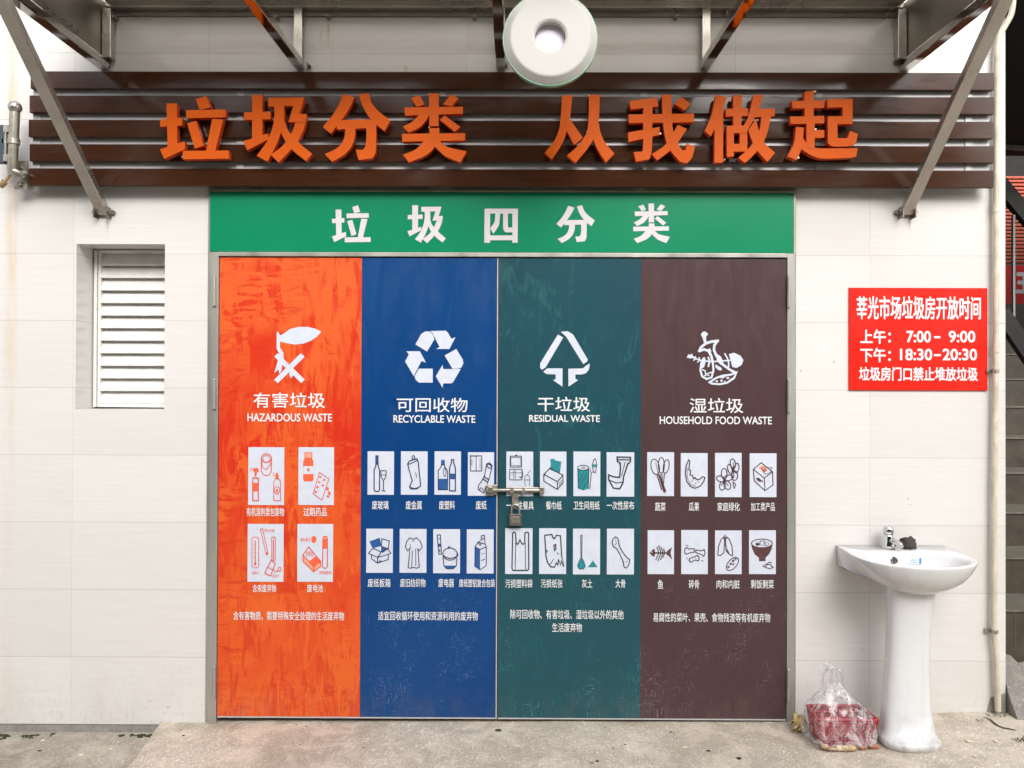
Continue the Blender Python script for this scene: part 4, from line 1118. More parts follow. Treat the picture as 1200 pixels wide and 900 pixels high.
CAPT = {
    'o': [('有机溶剂类包装物', (289, 594.8, 333, 605)), ('过期药品', (355.5, 594.8, 383, 605)), ('含汞废弃物', (296, 684.8, 323.6, 694)), ('废电池', (360, 684.8, 378.6, 694))],
    'b': [('废玻璃', (436, 586.7, 455.2, 597)), ('废金属', (475.5, 586.7, 494.2, 597)), ('废塑料', (514.5, 586.7, 533, 597)), ('废纸', (557.5, 586.7, 570.3, 597)), ('废纸板箱', (431, 678, 457.6, 688)), ('废旧纺织物', (469, 678, 498.7, 688)), ('废电器', (513.8, 678, 532, 688)), ('废纸塑铝复合包装', (538, 678.5, 580, 688))],
    't': [('一次性餐具', (593.3, 587.3, 625.4, 597.3)), ('餐巾纸', (639.7, 587.3, 658.2, 597.3)), ('卫生间用纸', (672, 587.3, 702.7, 597.3)), ('一次性尿布', (711, 587.3, 743.2, 597.3)), ('污损塑料袋', (592.2, 678.8, 624, 688.8)), ('污损纸张', (633.8, 678.8, 659.3, 688.8)), ('灰土', (681.8, 678.8, 694.2, 688.8)), ('大骨', (721.3, 678.8, 732.8, 688.8))],
    'w': [('蔬菜', (767.6, 588.7, 780, 598.8)), ('瓜果', (807.2, 588.7, 819.3, 598.8)), ('家庭绿化', (840.7, 588.7, 866.8, 598.8)), ('加工类产品', (879.8, 588.7, 908, 598.8)), ('鱼', (770.7, 679.4, 777.1, 689.7)), ('碎骨', (807.2, 679.4, 819.3, 689.7)), ('肉和内脏', (839.5, 679.4, 866.8, 689.7)), ('剩饭剩菜', (879.8, 679.4, 906.8, 689.7))],
}
TITLE = {
    'o': (('有害垃圾', (297, 460, 381, 478)), ('HAZARDOUS WASTE', (290, 484.5, 389, 494)), [('含有害物质，需要特殊安全处理的生活废弃物', (273.5, 716.5, 403.3, 727))]),
    'b': (('可回收物', (465, 466, 548, 483)), ('RECYCLABLE WASTE', (461, 486.5, 557, 495.5)), [('适宜回收循环使用和资源利用的废弃物', (443, 716.5, 560, 727))]),
    't': (('干垃圾', (630, 465, 691.5, 482.3)), ('RESIDUAL WASTE', (620, 486.3, 703, 494.5)), [('除可回收物、有害垃圾、湿垃圾以外的其他', (598, 714.5, 730.8, 725.5)), ('生活废弃物', (647, 730, 682, 740.7))]),
    'w': (('湿垃圾', (808, 466.5, 871, 484)), ('HOUSEHOLD FOOD WASTE', (773, 488, 904.5, 497.2)), [('易腐性的菜叶、果壳、食物残渣等有机废弃物', (765.3, 718.2, 902.6, 729))]),
}
S1 = (300, 370, 10.0)
S2 = (420, 360, 5.624)
S3 = (580, 360, 5.622)
S4 = (800, 370, 10.0)
SYMBOL = {
    'o': (S1, [('F', [(278, 235), (330, 205), (400, 155), (500, 130), (600, 130), (690, 150), (764, 185), (720, 240), (650, 290), (560, 325), (460, 338), (370, 325), (278, 300)]),
               ('F', [(242, 190), (258, 188), (285, 235), (280, 375), (320, 432), (322, 505), (262, 505), (270, 440), (240, 380)]),
               ('F', [(213, 478), (255, 440), (570, 748), (530, 790)]), ('F', [(525, 438), (570, 480), (255, 790), (212, 750)]),
               ('F', [(262, 500), (310, 555), (300, 640), (275, 682), (262, 630), (212, 672), (235, 600)]), ('F', [(388, 650), (432, 680), (434, 700), (410, 730), (393, 705)])]),
    'b': (S2, [('F', [(375, 245), (415, 175), (440, 160), (470, 160), (490, 180), (500, 212), (453, 292)]), ('F', [(472, 157), (575, 155), (590, 168), (612, 208), (640, 197), (600, 275), (512, 275), (535, 262), (500, 195), (490, 172)]),
               ('F', [(568, 318), (645, 275), (688, 345), (692, 370), (678, 398), (655, 405), (620, 405)]), ('F', [(555, 380), (560, 408), (675, 407), (622, 497), (610, 502), (558, 502), (555, 532), (510, 455)]),
               ('F', [(398, 405), (490, 405), (490, 497), (400, 497), (378, 480), (370, 455)]), ('F', [(315, 290), (405, 290), (445, 365), (415, 355), (365, 455), (308, 358), (332, 310)])]),
    't': (S3, [('F', [(415, 180), (450, 200), (335, 395), (310, 412), (298, 400), (298, 370)]), ('F', [(435, 162), (480, 158), (515, 180), (612, 345), (608, 358), (582, 375), (470, 195)]),
               ('F', [(345, 403), (445, 403), (445, 523), (382, 480), (400, 475), (400, 443), (340, 440), (318, 425)]), ('F', [(483, 405), (580, 403), (600, 385), (625, 370), (620, 410), (600, 435), (570, 443), (530, 443), (530, 472), (548, 480), (485, 523)])]),
    'w': (S4, [('F', [(213, 222), (235, 188), (265, 184), (300, 215), (275, 245), (278, 312), (250, 322), (235, 260)]),
               ('L', [(190, 425), (215, 370), (270, 325), (330, 305), (425, 292)], 30), ('L', [(400, 305), (372, 345), (366, 400), (395, 470), (445, 545)], 30), ('L', [(195, 415), (250, 395), (300, 410), (335, 470), (352, 545)], 28), ('F', [(295, 395), (320, 380), (335, 410), (330, 445)]),
               ('L', [(110, 485), (150, 500), (210, 525), (350, 538), (560, 522)], 17), ('F', [(48, 490), (68, 450), (90, 460), (110, 440), (120, 470), (140, 482), (95, 502)]), ('L', [(145, 475), (155, 500), (125, 525)], 14), ('L', [(190, 485), (205, 522), (168, 545)], 14),
               ('L', [(298, 482), (315, 535), (298, 600)], 20), ('L', [(490, 440), (525, 500), (540, 560), (535, 605)], 18), ('F', [(540, 450), (600, 433), (680, 470), (712, 520), (690, 578), (630, 612), (580, 600), (568, 540)]),
               ('L', [(250, 490), (217, 560), (207, 640), (228, 710), (280, 742), (338, 722), (360, 640), (352, 545)], 24), ('F', [(222, 540), (258, 480), (272, 530), (252, 600), (215, 625)]), ('L', [(225, 630), (262, 645), (270, 690), (310, 670), (350, 660)], 14), ('F', ell(265, 700, 14, 9, 8)), ('F', ell(300, 698, 14, 9, 8)),
               ('F', [(400, 445), (450, 480), (480, 560), (560, 622), (640, 662), (590, 672), (500, 612), (430, 562), (398, 520)]), ('F', [(385, 570), (450, 608), (462, 640), (420, 638), (383, 605)]),
               ('C', [(315, 780), (390, 730), (470, 702), (560, 692), (630, 665), (600, 730), (520, 785), (430, 803), (340, 795)], 24), ('F', [(420, 725), (470, 700), (540, 695), (470, 735)]), ('F', ell(400, 768, 14, 12, 8)), ('F', ell(455, 760, 17, 13, 8)), ('F', ell(530, 730, 20, 12, 8)), ('F', ell(492, 768, 10, 8, 8))]),
}


def draw(mb, cmds, org, yfill, yline, idx):
    ox, oy, s = org

    def W(pts):
        return [(w_.x, w_.z) for w_ in (P(ox + x / s, oy + y / s, yline) for x, y in pts)]
    n = 0
    for c in cmds:
        n += 1
        dy = 0.00007 * n
        if c[0] in 'FWP':
            mb.flat(W(c[1]), yfill - dy, idx[c[0]])
        elif c[0] in 'LC':
            wpx = (c[2] if len(c) > 2 else 4) / s
            mb.line(W(c[1]), wpx / 262.8, yline - dy, idx['L'], c[0] == 'C')
        elif c[0] == 'T':
            b0 = c[2]
            write(mb, c[1], (ox + b0[0] / s, oy + b0[1] / s, ox + b0[2] / s, oy + b0[3] / s), yline - dy, 0.0, idx['F'])


PANELS = (('o', leafL, dl + 0.0015, m1, 'film_orange'), ('b', leafL, m1 + 0.0008, seam - 0.0075, 'film_blue'), ('t', leafR, seam + 0.003, m2, 'film_teal'), ('w', leafR, m2 + 0.0008, dr - 0.0015, 'film_brown'))
PLAB = {'o': 'scuffed orange panel for hazardous waste', 'b': 'blue panel for recyclable waste', 't': 'dark teal panel for residual waste', 'w': 'brown panel for household food waste'}
SLAB = {'o': 'white fish and cross symbol', 'b': 'white recycling arrows symbol', 't': 'white triangle with two downward arrows', 'w': 'white bone, fish and pea pod symbol'}
for key, leaf, xa, xb, mat_ in PANELS:
    f = MB()
    f.box(xa, xb, Y1, YD + 0.0005, dbz + 0.007, zt_ - 0.001)
    panel = obj('colour_panel', f, M[mat_], leaf, label=PLAB[key])
    f = MB()
    draw(f, SYMBOL[key][1], SYMBOL[key][0], Y2 + 0.0002, Y2 - 0.0006, {'F': 0, 'L': 0, 'W': 0, 'P': 0})
    obj('waste_symbol', f, M['vinyl_white'], panel, label=SLAB[key])
    (t1, b1), (t2, b2), longs = TITLE[key]
    f = MB()
    write(f, t1, b1, Y2, 0.0012)
    obj('chinese_title', f, M['text_white'], panel)
    f = MB()
    write(f, t2, b2, Y2, 0.0014)
    obj('english_title', f, M['text_white'], panel)
    f = MB()
    for t3, b3 in longs:
        write(f, t3, b3, Y2, 0.0005)
    obj('explanation_text', f, M['text_white'], panel)
    org, cards = CARDS[key]
    for (lab, r_, cmds), (cap, cb) in zip(cards, CAPT[key]):
        ox, oy, s = org
        xl, xr, zb, zt = rect(ox + r_[0] / s, oy + r_[1] / s, ox + r_[2] / s, oy + r_[3] / s, Y2)
        f = MB()
        f.box(xl, xr, Y2, Y1 + 0.0003, zb, zt, 0)
        draw(f, cmds, org, Y3, Y4, {'F': 2, 'L': 1, 'W': 0, 'P': 3})
        obj('picture_card', f, [M['vinyl_white'], INK[key], FILL[key], PALE], panel, label='white card with a drawing of ' + lab.replace(' and ', ' and '))
        f = MB()
        write(f, cap, cb, Y2, 0.0005)
        obj('caption', f, M['text_white'], panel)

# sliding bolt across the seam
lat = MB()
c1 = P(583, 574, -0.02)
bz = c1.z
x_l, x_r = P(571, 574, -0.03).x, P(638, 574, -0.03).x
lat.tube([(x_l + 0.004, -0.030, bz), (x_r - 0.004, -0.030, bz)], 0.0068, 14)
lat.ball((x_l + 0.004, -0.030, bz), 0.0085, 6)
xa, xb = P(593, 574).x, P(631, 574).x
lat.box(xa, xb, -0.0245, YD - 0.0015, bz - 0.012, bz + 0.012)
lat.box(P(632, 574).x, x_r, -0.038, YD - 0.0015, bz - 0.013, bz + 0.014)
lat.box(P(598, 574).x, P(602, 574).x, -0.040, YD - 0.0015, bz - 0.014, bz + 0.014)
lat.box(P(612, 574).x, P(615, 574).x, -0.040, YD - 0.0015, bz - 0.014, bz + 0.014)
obj('sliding_bolt', lat, M['brass'], leafR, bevel=0.001)
pl = MB()
px0, px1 = P(600, 580).x, P(607.5, 580).x
pl.prism([(px0, bz - 0.007), (px1, bz - 0.007), (px1, bz - 0.072), ((px0 + px1) / 2, bz - 0.082), (px0, bz - 0.072)], -0.0245, -0.0205)
obj('hasp_tongue', pl, M['brass'], leafR, bevel=0.0008)
kp = MB()
kp.box(P(569.5, 574).x, P(583, 574).x, -0.0225, YD - 0.0015, bz - 0.022, bz + 0.022)
kp.box(P(572, 574).x, P(578, 574).x, -0.040, -0.0228, bz - 0.013, bz + 0.016)
obj('bolt_keeper', kp, M['brass'], leafL, bevel=0.0015)
kz = P(604, 602, -0.03).z
kx = P(604, 602, -0.03).x
pad = thing('padlock', (kx, -0.03, kz - 0.055), 'small worn padlock hanging from the bolt on the door seam', 'padlock')
pb = MB()
wl_ = 0.0275
pb.box(kx - wl_, kx + wl_, -0.040, -0.0185 - 0.0065, kz - 0.052, kz)
obj('body', pb, M['padlock'], pad, bevel=0.003, segs=3)
lb = MB()
lb.box(kx - 0.019, kx + 0.019, -0.0412, -0.0402, kz - 0.040, kz - 0.012)
obj('face_plate', lb, M['galv'], pad, bevel=0.0004)
sh = MB()
pts = [(kx - 0.017, -0.034, kz - 0.006), (kx - 0.017, -0.034, kz + 0.022)] + [(kx - 0.017 * math.cos(t), -0.034, kz + 0.022 + 0.019 * math.sin(t)) for t in [math.pi * i / 10 for i in range(1, 10)]] + [(kx + 0.017, -0.034, kz + 0.022), (kx + 0.017, -0.034, kz - 0.006)]
sh.tube(pts, 0.0042, 10)
obj('shackle', sh, M['steel'], pad)

# ================================================================== slatted fascia
YS0, YS1 = -0.072, -0.050                                   # front and back of the slats
sf = thing('slat_fascia', (0, -0.045, P(600, 219, YS0).z), 'five dark brown lacquered horizontal slats across the wall above the doors', 'fascia')
SX0, SX1 = P(34, 150, YS0).x, P(1164.5, 150, YS0).x
edges = [(84.2, 104.8), (112.6, 133.0), (141.2, 161.6), (169.8, 190.0), (198.2, 218.6)]
for k, (ya, yb) in enumerate(edges):
    za, zb2 = P(600, ya, YS0).z, P(600, yb, YS0).z
    s_ = MB()
    jog = (0.004, 0.0, -0.003, 0.002, 0.0)[k]
    s_.box(SX0 + jog, SX1 + jog * 0.5, YS0, YS1, zb2, za)
    obj('slat', s_, M['slat'], sf, bevel=0.003, segs=3)
ztop, zbot = P(600, 86, YS0).z, P(600, 217, YS0).z
for (_, ya), (yb, _) in zip(edges[:-1], edges[1:]):          # pale strips added behind the gaps to catch more light
    s_ = MB()
    s_.box(SX0 + 0.02, SX1 - 0.004, YS1 + 0.006, YS1 + 0.009, P(600, yb, YS0).z - 0.006, P(600, ya, YS0).z + 0.020)
    obj('gap_light_strip', s_, M['alu'], sf)
for px in (44, 282, 519, 754, 959, 1134):
    xx = P(px, 150, -0.04).x
    s_ = MB()
    s_.box(xx - 0.016, xx + 0.016, YS1 + 0.001, -0.001, zbot + 0.005, ztop - 0.005)
    obj('batten', s_, M['alu'], sf, bevel=0.002)

# ================================================================== raised letters
YL0, LDEP = -0.122, 0.030
LAB = {'垃': 'first raised orange character from the start of the slogan on the slats', '圾': 'raised orange character second in the slogan, between its first and third', '分': 'raised orange character third in the slogan, with a splayed roof stroke',
       '类': 'raised orange character just before the wide gap in the slogan', '从': 'raised orange character of two forked strokes after the gap', '我': 'raised orange character with a separate square dot, sixth in the slogan',
       '做': 'raised orange character next to last in the slogan on the slats', '起': 'last raised orange character with a long foot stroke, ending the slogan'}
for ch in '垃圾分类从我做起':
    st = glyph_px(ch)
    ax = [p[0] for q in st for p in q]
    ay = [p[1] for q in st for p in q]
    base = P((min(ax) + max(ax)) / 2, max(ay), YL0)
    lt_ = thing('raised_character', (base.x, YL0 + LDEP, base.z), LAB[ch], 'sign letter', 'raised orange characters of the slogan')
    mb_ = MB()
    put_glyph(mb_, ch, YL0, None, LDEP, 0, 1)
    obj('strokes', mb_, [M['orange'], M['orange_side']], lt_)
    order = sorted([(p[1], p[0]) for q in st for p in q])
    picks = [order[0], order[-1], order[-3], order[len(order) // 2]]
    for (yy, xx) in picks:
        cxm = sum(ax) / len(ax)
        p = P(xx + (cxm - xx) * 0.04, yy + (150 - yy) * 0.06, YL0 + LDEP)
        cl = MB()
        cl.tube([(p.x, YL0 + LDEP - 0.012, p.z), (p.x, YS0 + 0.001, p.z)], 0.004, 8)
        obj('stud', cl, M['galv'], lt_)

# ================================================================== awning
SLOPE = 0.035                                                # fall towards the street
zr = P(600, 83, 0.0).z                                       # underside of the rafters at the wall
zroof = P(600, 17.5, 0.0).z
AX0, AX1, AY = P(123.5, 60, 0).x, P(1059, 60, 0).x, -0.75
aw = thing('awning', ((AX0 + AX1) / 2, 0, zr), 'stainless steel awning with boxed side panels over the slats', 'awning')
r_ = MB()
r_.beam(((AX0 + AX1) / 2, -0.002, zroof + 0.055), ((AX0 + AX1) / 2, AY, zroof + 0.055 + SLOPE * AY), AX1 - AX0 + 0.10, 0.006)
obj('roof_sheet', r_, M['roof'], aw)
for k in range(3):                                           # cross purlins under the sheet
    yy = -0.03 - 0.34 * k
    r_ = MB()
    h_ = 0.040
    zz = zroof + 0.051 + SLOPE * yy
    r_.box(AX0 + 0.022, AX1 - 0.022, yy - 0.02, yy + 0.02 if k else -0.006, zz - h_, zz - 0.001)
    obj('purlin', r_, M['steel'], aw, bevel=0.003)
ld = MB()
ld.box(AX0 + 0.022, AX1 - 0.022, -0.17, -0.052, zroof + 0.036, zroof + 0.039)  # added strip that hides the over-bright roof sheet from below
obj('glare_cover', ld, M['galv'], aw)
ld = MB()
ld.box(AX0 + 0.02, AX1 - 0.02, -0.012, -0.0015, zroof - 0.012, zroof + 0.012)
obj('ledger', ld, M['dull_steel'], aw)
for side, xx in ((-1, AX0), (1, AX1)):
    s_ = MB()
    s_.raw([(xx - 0.004, -0.003, zr + 0.03), (xx - 0.004, AY, zr + 0.03 + SLOPE * AY * 0.3), (xx - 0.004, AY, zroof + 0.05 + SLOPE * AY), (xx - 0.004, -0.003, zroof + 0.05),
            (xx + 0.004, -0.003, zr + 0.03), (xx + 0.004, AY, zr + 0.03 + SLOPE * AY * 0.3), (xx + 0.004, AY, zroof + 0.05 + SLOPE * AY), (xx + 0.004, -0.003, zroof + 0.05)],
           [(0, 1, 2, 3), (7, 6, 5, 4), (0, 4, 5, 1), (1, 5, 6, 2), (2, 6, 7, 3), (3, 7, 4, 0)])
    sp = obj('side_panel', s_, M['dull_steel'], aw, recalc=True)
    t_ = MB()
    t_.beam((xx, -0.004, zr + 0.018), (xx, AY, zr + 0.018 + SLOPE * AY * 0.3), 0.045, 0.038)
    obj('bottom_tube', t_, M['mirror'], aw, bevel=0.004, recalc=True)
    t_ = MB()
    t_.box(xx - side * 0.006, xx - side * 0.046, -0.044, -0.003, zr + 0.040, zroof + 0.010)
    obj('wall_post', t_, M['steel'], aw, bevel=0.003, recalc=True)
    if side < 0:                                             # black marker scribbles on the sheet
        sc = [[(50, 3), (53, 7), (57, 10), (50, 9.5)], [(60, 16), (66, 17.5)], [(63, 14), (65, 19)], [(71, 23), (74, 22), (77, 25), (74, 27)], [(77, 29), (81, 31), (85, 29), (84, 33)], [(87, 36), (90, 39), (92, 34)]]
        for ln in sc:
            q = MB()
            pts = []
            for px, py in ln:
                d = fw + rt2 * ((px - 600) / FPX) + up2 * ((450 - py) / FPX)
                t = (xx + 0.0048 - CAM.x) / d.x
                pts.append(CAM + d * t)
            for a_, b2 in zip(pts[:-1], pts[1:]):
                u = (b2 - a_).normalized()
                n_ = u.cross(Vector((1, 0, 0))).normalized() * 0.0016
                q.face([a_ - n_, a_ + n_, b2 + n_, b2 - n_])
            obj('marker_scribble', q, M['dark'], sp)
for px, w_ in ((352, 0.042), (587, 0.042), (825, 0.042)):
    xx = P(px, 83, 0).x
    t_ = MB()
    t_.beam((xx, -0.048, zr + 0.018), (xx, AY + 0.02, zr + 0.018 + SLOPE * AY), w_, 0.036)
    obj('rafter', t_, M['mirror'], aw, bevel=0.003, recalc=True)
    t_ = MB()
    t_.box(xx - 0.019, xx + 0.019, -0.046, -0.003, zr + 0.001, zroof + 0.010)
    obj('wall_post', t_, M['steel'], aw, bevel=0.003)
fb_ = MB()
fb_.box(AX0 - 0.03, AX1 + 0.03, AY - 0.03, AY - 0.005, zroof - 0.06, zroof + 0.03)
obj('front_beam', fb_, M['steel'], aw, bevel=0.004)
for side, (px, py), off in ((-1, (121, 249), 0.0), (1, (1062, 249), 0.0)):
    e = P(px, py, -0.012)
    t_ = MB()
    ztop_ = zr + 0.005 + SLOPE * AY * 0.3
    t_.beam((e.x, -0.008, e.z), (e.x, AY + 0.005, ztop_), 0.050, 0.034)
    obj('strut', t_, M['steel'], aw, bevel=0.003, recalc=True)
    for s2 in (-1, 1):
        t_ = MB()
        t_.box(e.x + s2 * 0.0275 - 0.002, e.x + s2 * 0.0275 + 0.002, -0.045, -0.002, e.z - 0.028, e.z + 0.022)
        t_.tube([(e.x + s2 * 0.024, -0.025, e.z), (e.x + s2 * 0.036, -0.025, e.z)], 0.011, 6, sm=False)
        t_.tube([(e.x + s2 * 0.042, -0.003, e.z + 0.002), (e.x + s2 * 0.042, -0.014, e.z + 0.002)], 0.010, 6, sm=False)
        obj('strut_foot', t_, M['bolt'], aw)
for (px, py) in ((136, 22), (325, 22), (385, 21), (556, 21), (792, 21), (850, 17), (1037, 19), (126, 78), (362, 77), (1050, 72), (593, 76)):
    p = P(px, py, -0.01)
    t_ = MB()
    t_.tube([(p.x, -0.002, p.z), (p.x, -0.020, p.z)], 0.010, 6, sm=False)
    t_.tube([(p.x, -0.020, p.z), (p.x, -0.038, p.z)], 0.0055, 8)
    obj('bolt', t_, M['bolt'], aw)

# ================================================================== white ring under the awning
yr = -0.60
cen = P(645, 42.5, yr)
rad = 56.0 * (yr - CAM.y) / FPX
ring = thing('ring_lamp', (cen.x, yr, cen.z), 'round white disc with a hole hung under the awning', 'lamp')


def lathe_y(mb, prof, c, n=120, m=0):
    """revolve (radius, y) about the y axis through c"""
    rings = [[Vector((c.x + r * math.cos(2 * math.pi * k / n), y, c.z + r * math.sin(2 * math.pi * k / n))) for k in range(n)] for r, y in prof]
    mb.loft(rings, m, (False, False), sm=False)


rh = 18.5 * (yr - CAM.y) / FPX
bd = MB()
lathe_y(bd, [(rh - 0.002, yr + 0.045), (rh - 0.002, yr + 0.001), (rh + 0.004, yr - 0.003), (rh + 0.008, yr - 0.004), (rad - 0.032, yr - 0.004), (rad - 0.026, yr - 0.002), (rad - 0.006, yr + 0.016), (rad - 0.003, yr + 0.020)], cen)
obj('body', bd, M['white_plastic'], ring, recalc=False)
ed = MB()
lathe_y(ed, [(rad - 0.005, yr + 0.019), (rad, yr + 0.019), (rad + 0.001, yr + 0.026), (rad, yr + 0.040), (rh - 0.002, yr + 0.040)], cen)
obj('rim', ed, M['green_edge'], ring)
bp_ = MB()
bp_.tube([(cen.x, yr + 0.034, cen.z), (cen.x, yr + 0.044, cen.z)], rh - 0.003, 32, sm=False)
obj('back_plate', bp_, M['lavender'], ring)
hg = MB()
hg.box(cen.x - 0.02, cen.x + 0.02, yr + 0.041, yr + 0.055, cen.z + rad - 0.06, zroof + 0.04)
obj('hanger', hg, M['steel'], ring)

# ================================================================== red notice
rl, rr_, rb, rtop = rect(995, 337.3, 1157.3, 457.5, -0.008)
red = thing('red_notice', ((rl + rr_) / 2, 0, rb), 'red notice board with white opening hours lettering beside the pipe', 'sign')
rm = MB()
rm.box(rl, rr_, -0.008, -0.0015, rb, rtop)
obj('board', rm, M['sign_red'], red, bevel=0.001)
tx = MB()
yt = -0.0086
write(tx, '莘光市场垃圾房开放时间', (1003.5, 347, 1149.5, 374.5), yt, 0.0034)
write(tx, '上午：', (1008, 386, 1044, 403), yt, 0.0036)
write(tx, '7:00', (1062, 387.5, 1091, 401.5), yt, 0.0038)
write(tx, '-', (1094.5, 394, 1102, 396.5), yt, 0.0030)
write(tx, '9:00', (1111.5, 387.5, 1143, 401.5), yt, 0.0038)
write(tx, '下午：', (1008, 407.5, 1044, 424.5), yt, 0.0036)
write(tx, '18:30', (1054.5, 408.5, 1092.5, 422.5), yt, 0.0038)
write(tx, '-', (1094.5, 415, 1102.5, 417.5), yt, 0.0030)
write(tx, '20:30', (1104.5, 408.5, 1145, 422.5), yt, 0.0038)
write(tx, '垃圾房门口禁止堆放垃圾', (1006.5, 430, 1146, 446.5), yt, 0.0030)
obj('lettering', tx, M['text_white'], red)

# ================================================================== wall pipe
pipe = thing('drain_pipe', (P(1167, 830, -0.03).x, -0.03, 0.06), 'thin cream painted pipe running down the wall end with a bend', 'pipe')
pp = MB()
path = [(1187, -12), (1187, 4), (1184.5, 18), (1178, 30), (1171.5, 42), (1168.8, 54), (1168, 80), (1167.3, 240), (1167, 420), (1165.3, 560), (1164.8, 700), (1165.3, 742), (1168, 775), (1169.5, 833)]
pts = [P(x, y, -0.026) for x, y in path]
fine = []
for i in range(len(pts) - 1):
    for k in range(6):
        t = k / 6
        p0, p1_, p2, p3 = pts[max(i - 1, 0)], pts[i], pts[i + 1], pts[min(i + 2, len(pts) - 1)]
        fine.append(0.5 * ((2 * p1_) + (p2 - p0) * t + (2 * p0 - 5 * p1_ + 4 * p2 - p3) * t * t + (3 * p1_ - p0 - 3 * p2 + p3) * t ** 3))
fine.append(pts[-1])
pp.tube(fine, 0.0125, 14)
obj('tube', pp, M['pipe'], pipe)
for ya, yb in ((236, 249), (401, 413)):
    s_ = MB()
    pa, pb2 = P(1167.2, ya, -0.026), P(1167.1, yb, -0.026)
    s_.tube([pa, pb2], 0.0152, 14)
    obj('sleeve', s_, M['pipe'], pipe)
for px, py in ((1166.5, 435), (1165.3, 740)):
    s_ = MB()
    c_ = P(px, py, -0.026)
    s_.tube([c_ + Vector((0, 0, -0.007)), c_ + Vector((0, 0, 0.007))], 0.0148, 14)
    s_.box(c_.x - 0.032, c_.x - 0.010, -0.016, -0.002, c_.z - 0.007, c_.z + 0.007)
    obj('clip', s_, M['galv'], pipe)

# ================================================================== post stub at the left edge
yp = -0.11
top = P(17.8, 126, yp)
bot = P(14.0, 206, yp)
post = thing('steel_post', (bot.x, yp, bot.z), 'short galvanised post with ball cap bracketed at the left end of the slats', 'post')
s_ = MB()
s_.tube([bot, P(14.6, 198, yp), P(17.5, 132, yp)], [0.014, 0.0205, 0.0205], 16)
obj('tube', s_, M['galv'], post)
s_ = MB()
s_.ball(top, 0.028, 10)
obj('ball_cap', s_, M['steel'], post)
s_ = MB()
c_ = P(16.2, 166, yp)
s_.tube([c_ + Vector((0, 0, -0.012)), c_ + Vector((0, 0, 0.012))], 0.025, 16)
s_.box(c_.x - 0.045, c_.x - 0.015, yp - 0.012, yp + 0.012, c_.z - 0.010, c_.z + 0.010)
obj('collar', s_, M['galv'], post)
s_ = MB()
pl0, pl1, pz0, pz1 = rect(17.5, 189, 33, 222, -0.06)
s_.box(pl0, pl1, -0.066, -0.058, pz0, pz1)
s_.box(pl0 + 0.01, pl1 - 0.01, -0.058, -0.001, pz0 + 0.03, pz1 - 0.03)
e1_ = P(27, 204, yp + 0.01)
s_.tube([P(15, 200, yp), P(20, 203, yp), e1_, P(27, 204, -0.062)], 0.016, 12)
for dy in (196, 216):
    c_ = P(24, dy, -0.066)
    s_.tube([(c_.x, -0.066, c_.z), (c_.x, -0.078, c_.z)], 0.010, 6, sm=False)
obj('bracket', s_, M['galv'], post)
s_ = MB()
q0, q1, z0_, z1_ = rect(-6, 147, 7.5, 192, yp)
s_.box(q0, q1, yp - 0.012, yp + 0.012, z0_, z1_)
obj('end_plate', s_, M['blue_grey'], post, bevel=0.004)
s_ = MB()
for yy in (152, 186):
    a0_, a1_, z0_, z1_ = rect(6.5, yy - 4, 13, yy + 4, yp)
    s_.box(a0_, a1_, yp - 0.016, yp + 0.010, z0_, z1_)
a0_, a1_, z0_, z1_ = rect(8.2, 150, 10.2, 190, yp)
s_.box(a0_, a1_, yp - 0.017, yp - 0.005, z0_, z1_)
obj('plate_clamp', s_, M['galv'], post)
s_ = MB()
s_.tube([P(12.5, 204, yp), P(9, 209, yp), P(5, 214, yp), P(-4, 219, yp)], 0.006, 8)
s_.tube([P(6, 213, yp), P(0, 218, yp)], 0.014, 10)
obj('cable', s_, M['cable'], post)

# ================================================================== wash basin
BX = 1.888
zr0 = 0.812
bas = thing('wash_basin', (BX, -0.2, 0.04), 'white ceramic pedestal wash basin standing against the wall under the notice', 'basin')


def rim_outline(n=56):
    """half outline (x offset, y): back corner round the front"""
    half = [(0.238, -0.004), (0.243, -0.05), (0.245, -0.12), (0.247, -0.19), (0.240, -0.25), (0.217, -0.305), (0.178, -0.350), (0.110, -0.388), (0.04, -0.402), (0.0, -0.404)]
    # resample
    seg = [0]
    for p0, p1_ in zip(half[:-1], half[1:]):
        seg.append(seg[-1] + math.hypot(p1_[0] - p0[0], p1_[1] - p0[1]))
    out = []
    k2 = n // 2
    for i in range(k2 + 1):
        s = seg[-1] * i / k2
        j = max(k for k in range(len(seg)) if seg[k] <= s + 1e-9)
        j = min(j, len(half) - 2)
        t = (s - seg[j]) / (seg[j + 1] - seg[j])
        out.append((half[j][0] + (half[j + 1][0] - half[j][0]) * t, half[j][1] + (half[j + 1][1] - half[j][1]) * t))
    full = out + [(-x, y) for x, y in out[-2::-1]]
    back = [(-0.238 + 0.476 * i / 14, -0.004) for i in range(1, 14)]
    return full + back


RO = rim_outline()


def rim_z(y):
    return zr0 + 0.035 * y                                    # the rim falls slightly towards the front


def ring_at(sx, sy, dz, cy=-0.17, keep_back=True):
    out = []
    for x, y in RO:
        yy = cy + (y - cy) * sy
        if keep_back and y > -0.01:
            yy = y
        k_ = min(1, max(0, -y / 0.22)) ** 1.3
        out.append(Vector((BX + x * (1 - (1 - sx) * k_), yy, rim_z(y) + dz * (0.62 + 0.36 * k_))))
    return out


bo = MB()
rings = [ring_at(0.30, 0.40, -0.138, -0.20), ring_at(0.44, 0.55, -0.128, -0.19), ring_at(0.64, 0.72, -0.108, -0.18), ring_at(0.80, 0.85, -0.080), ring_at(0.915, 0.94, -0.045), ring_at(0.975, 0.98, -0.016), ring_at(0.997, 0.997, -0.003), ring_at(0.996, 0.996, 0.001), ring_at(0.985, 0.985, 0.003)]


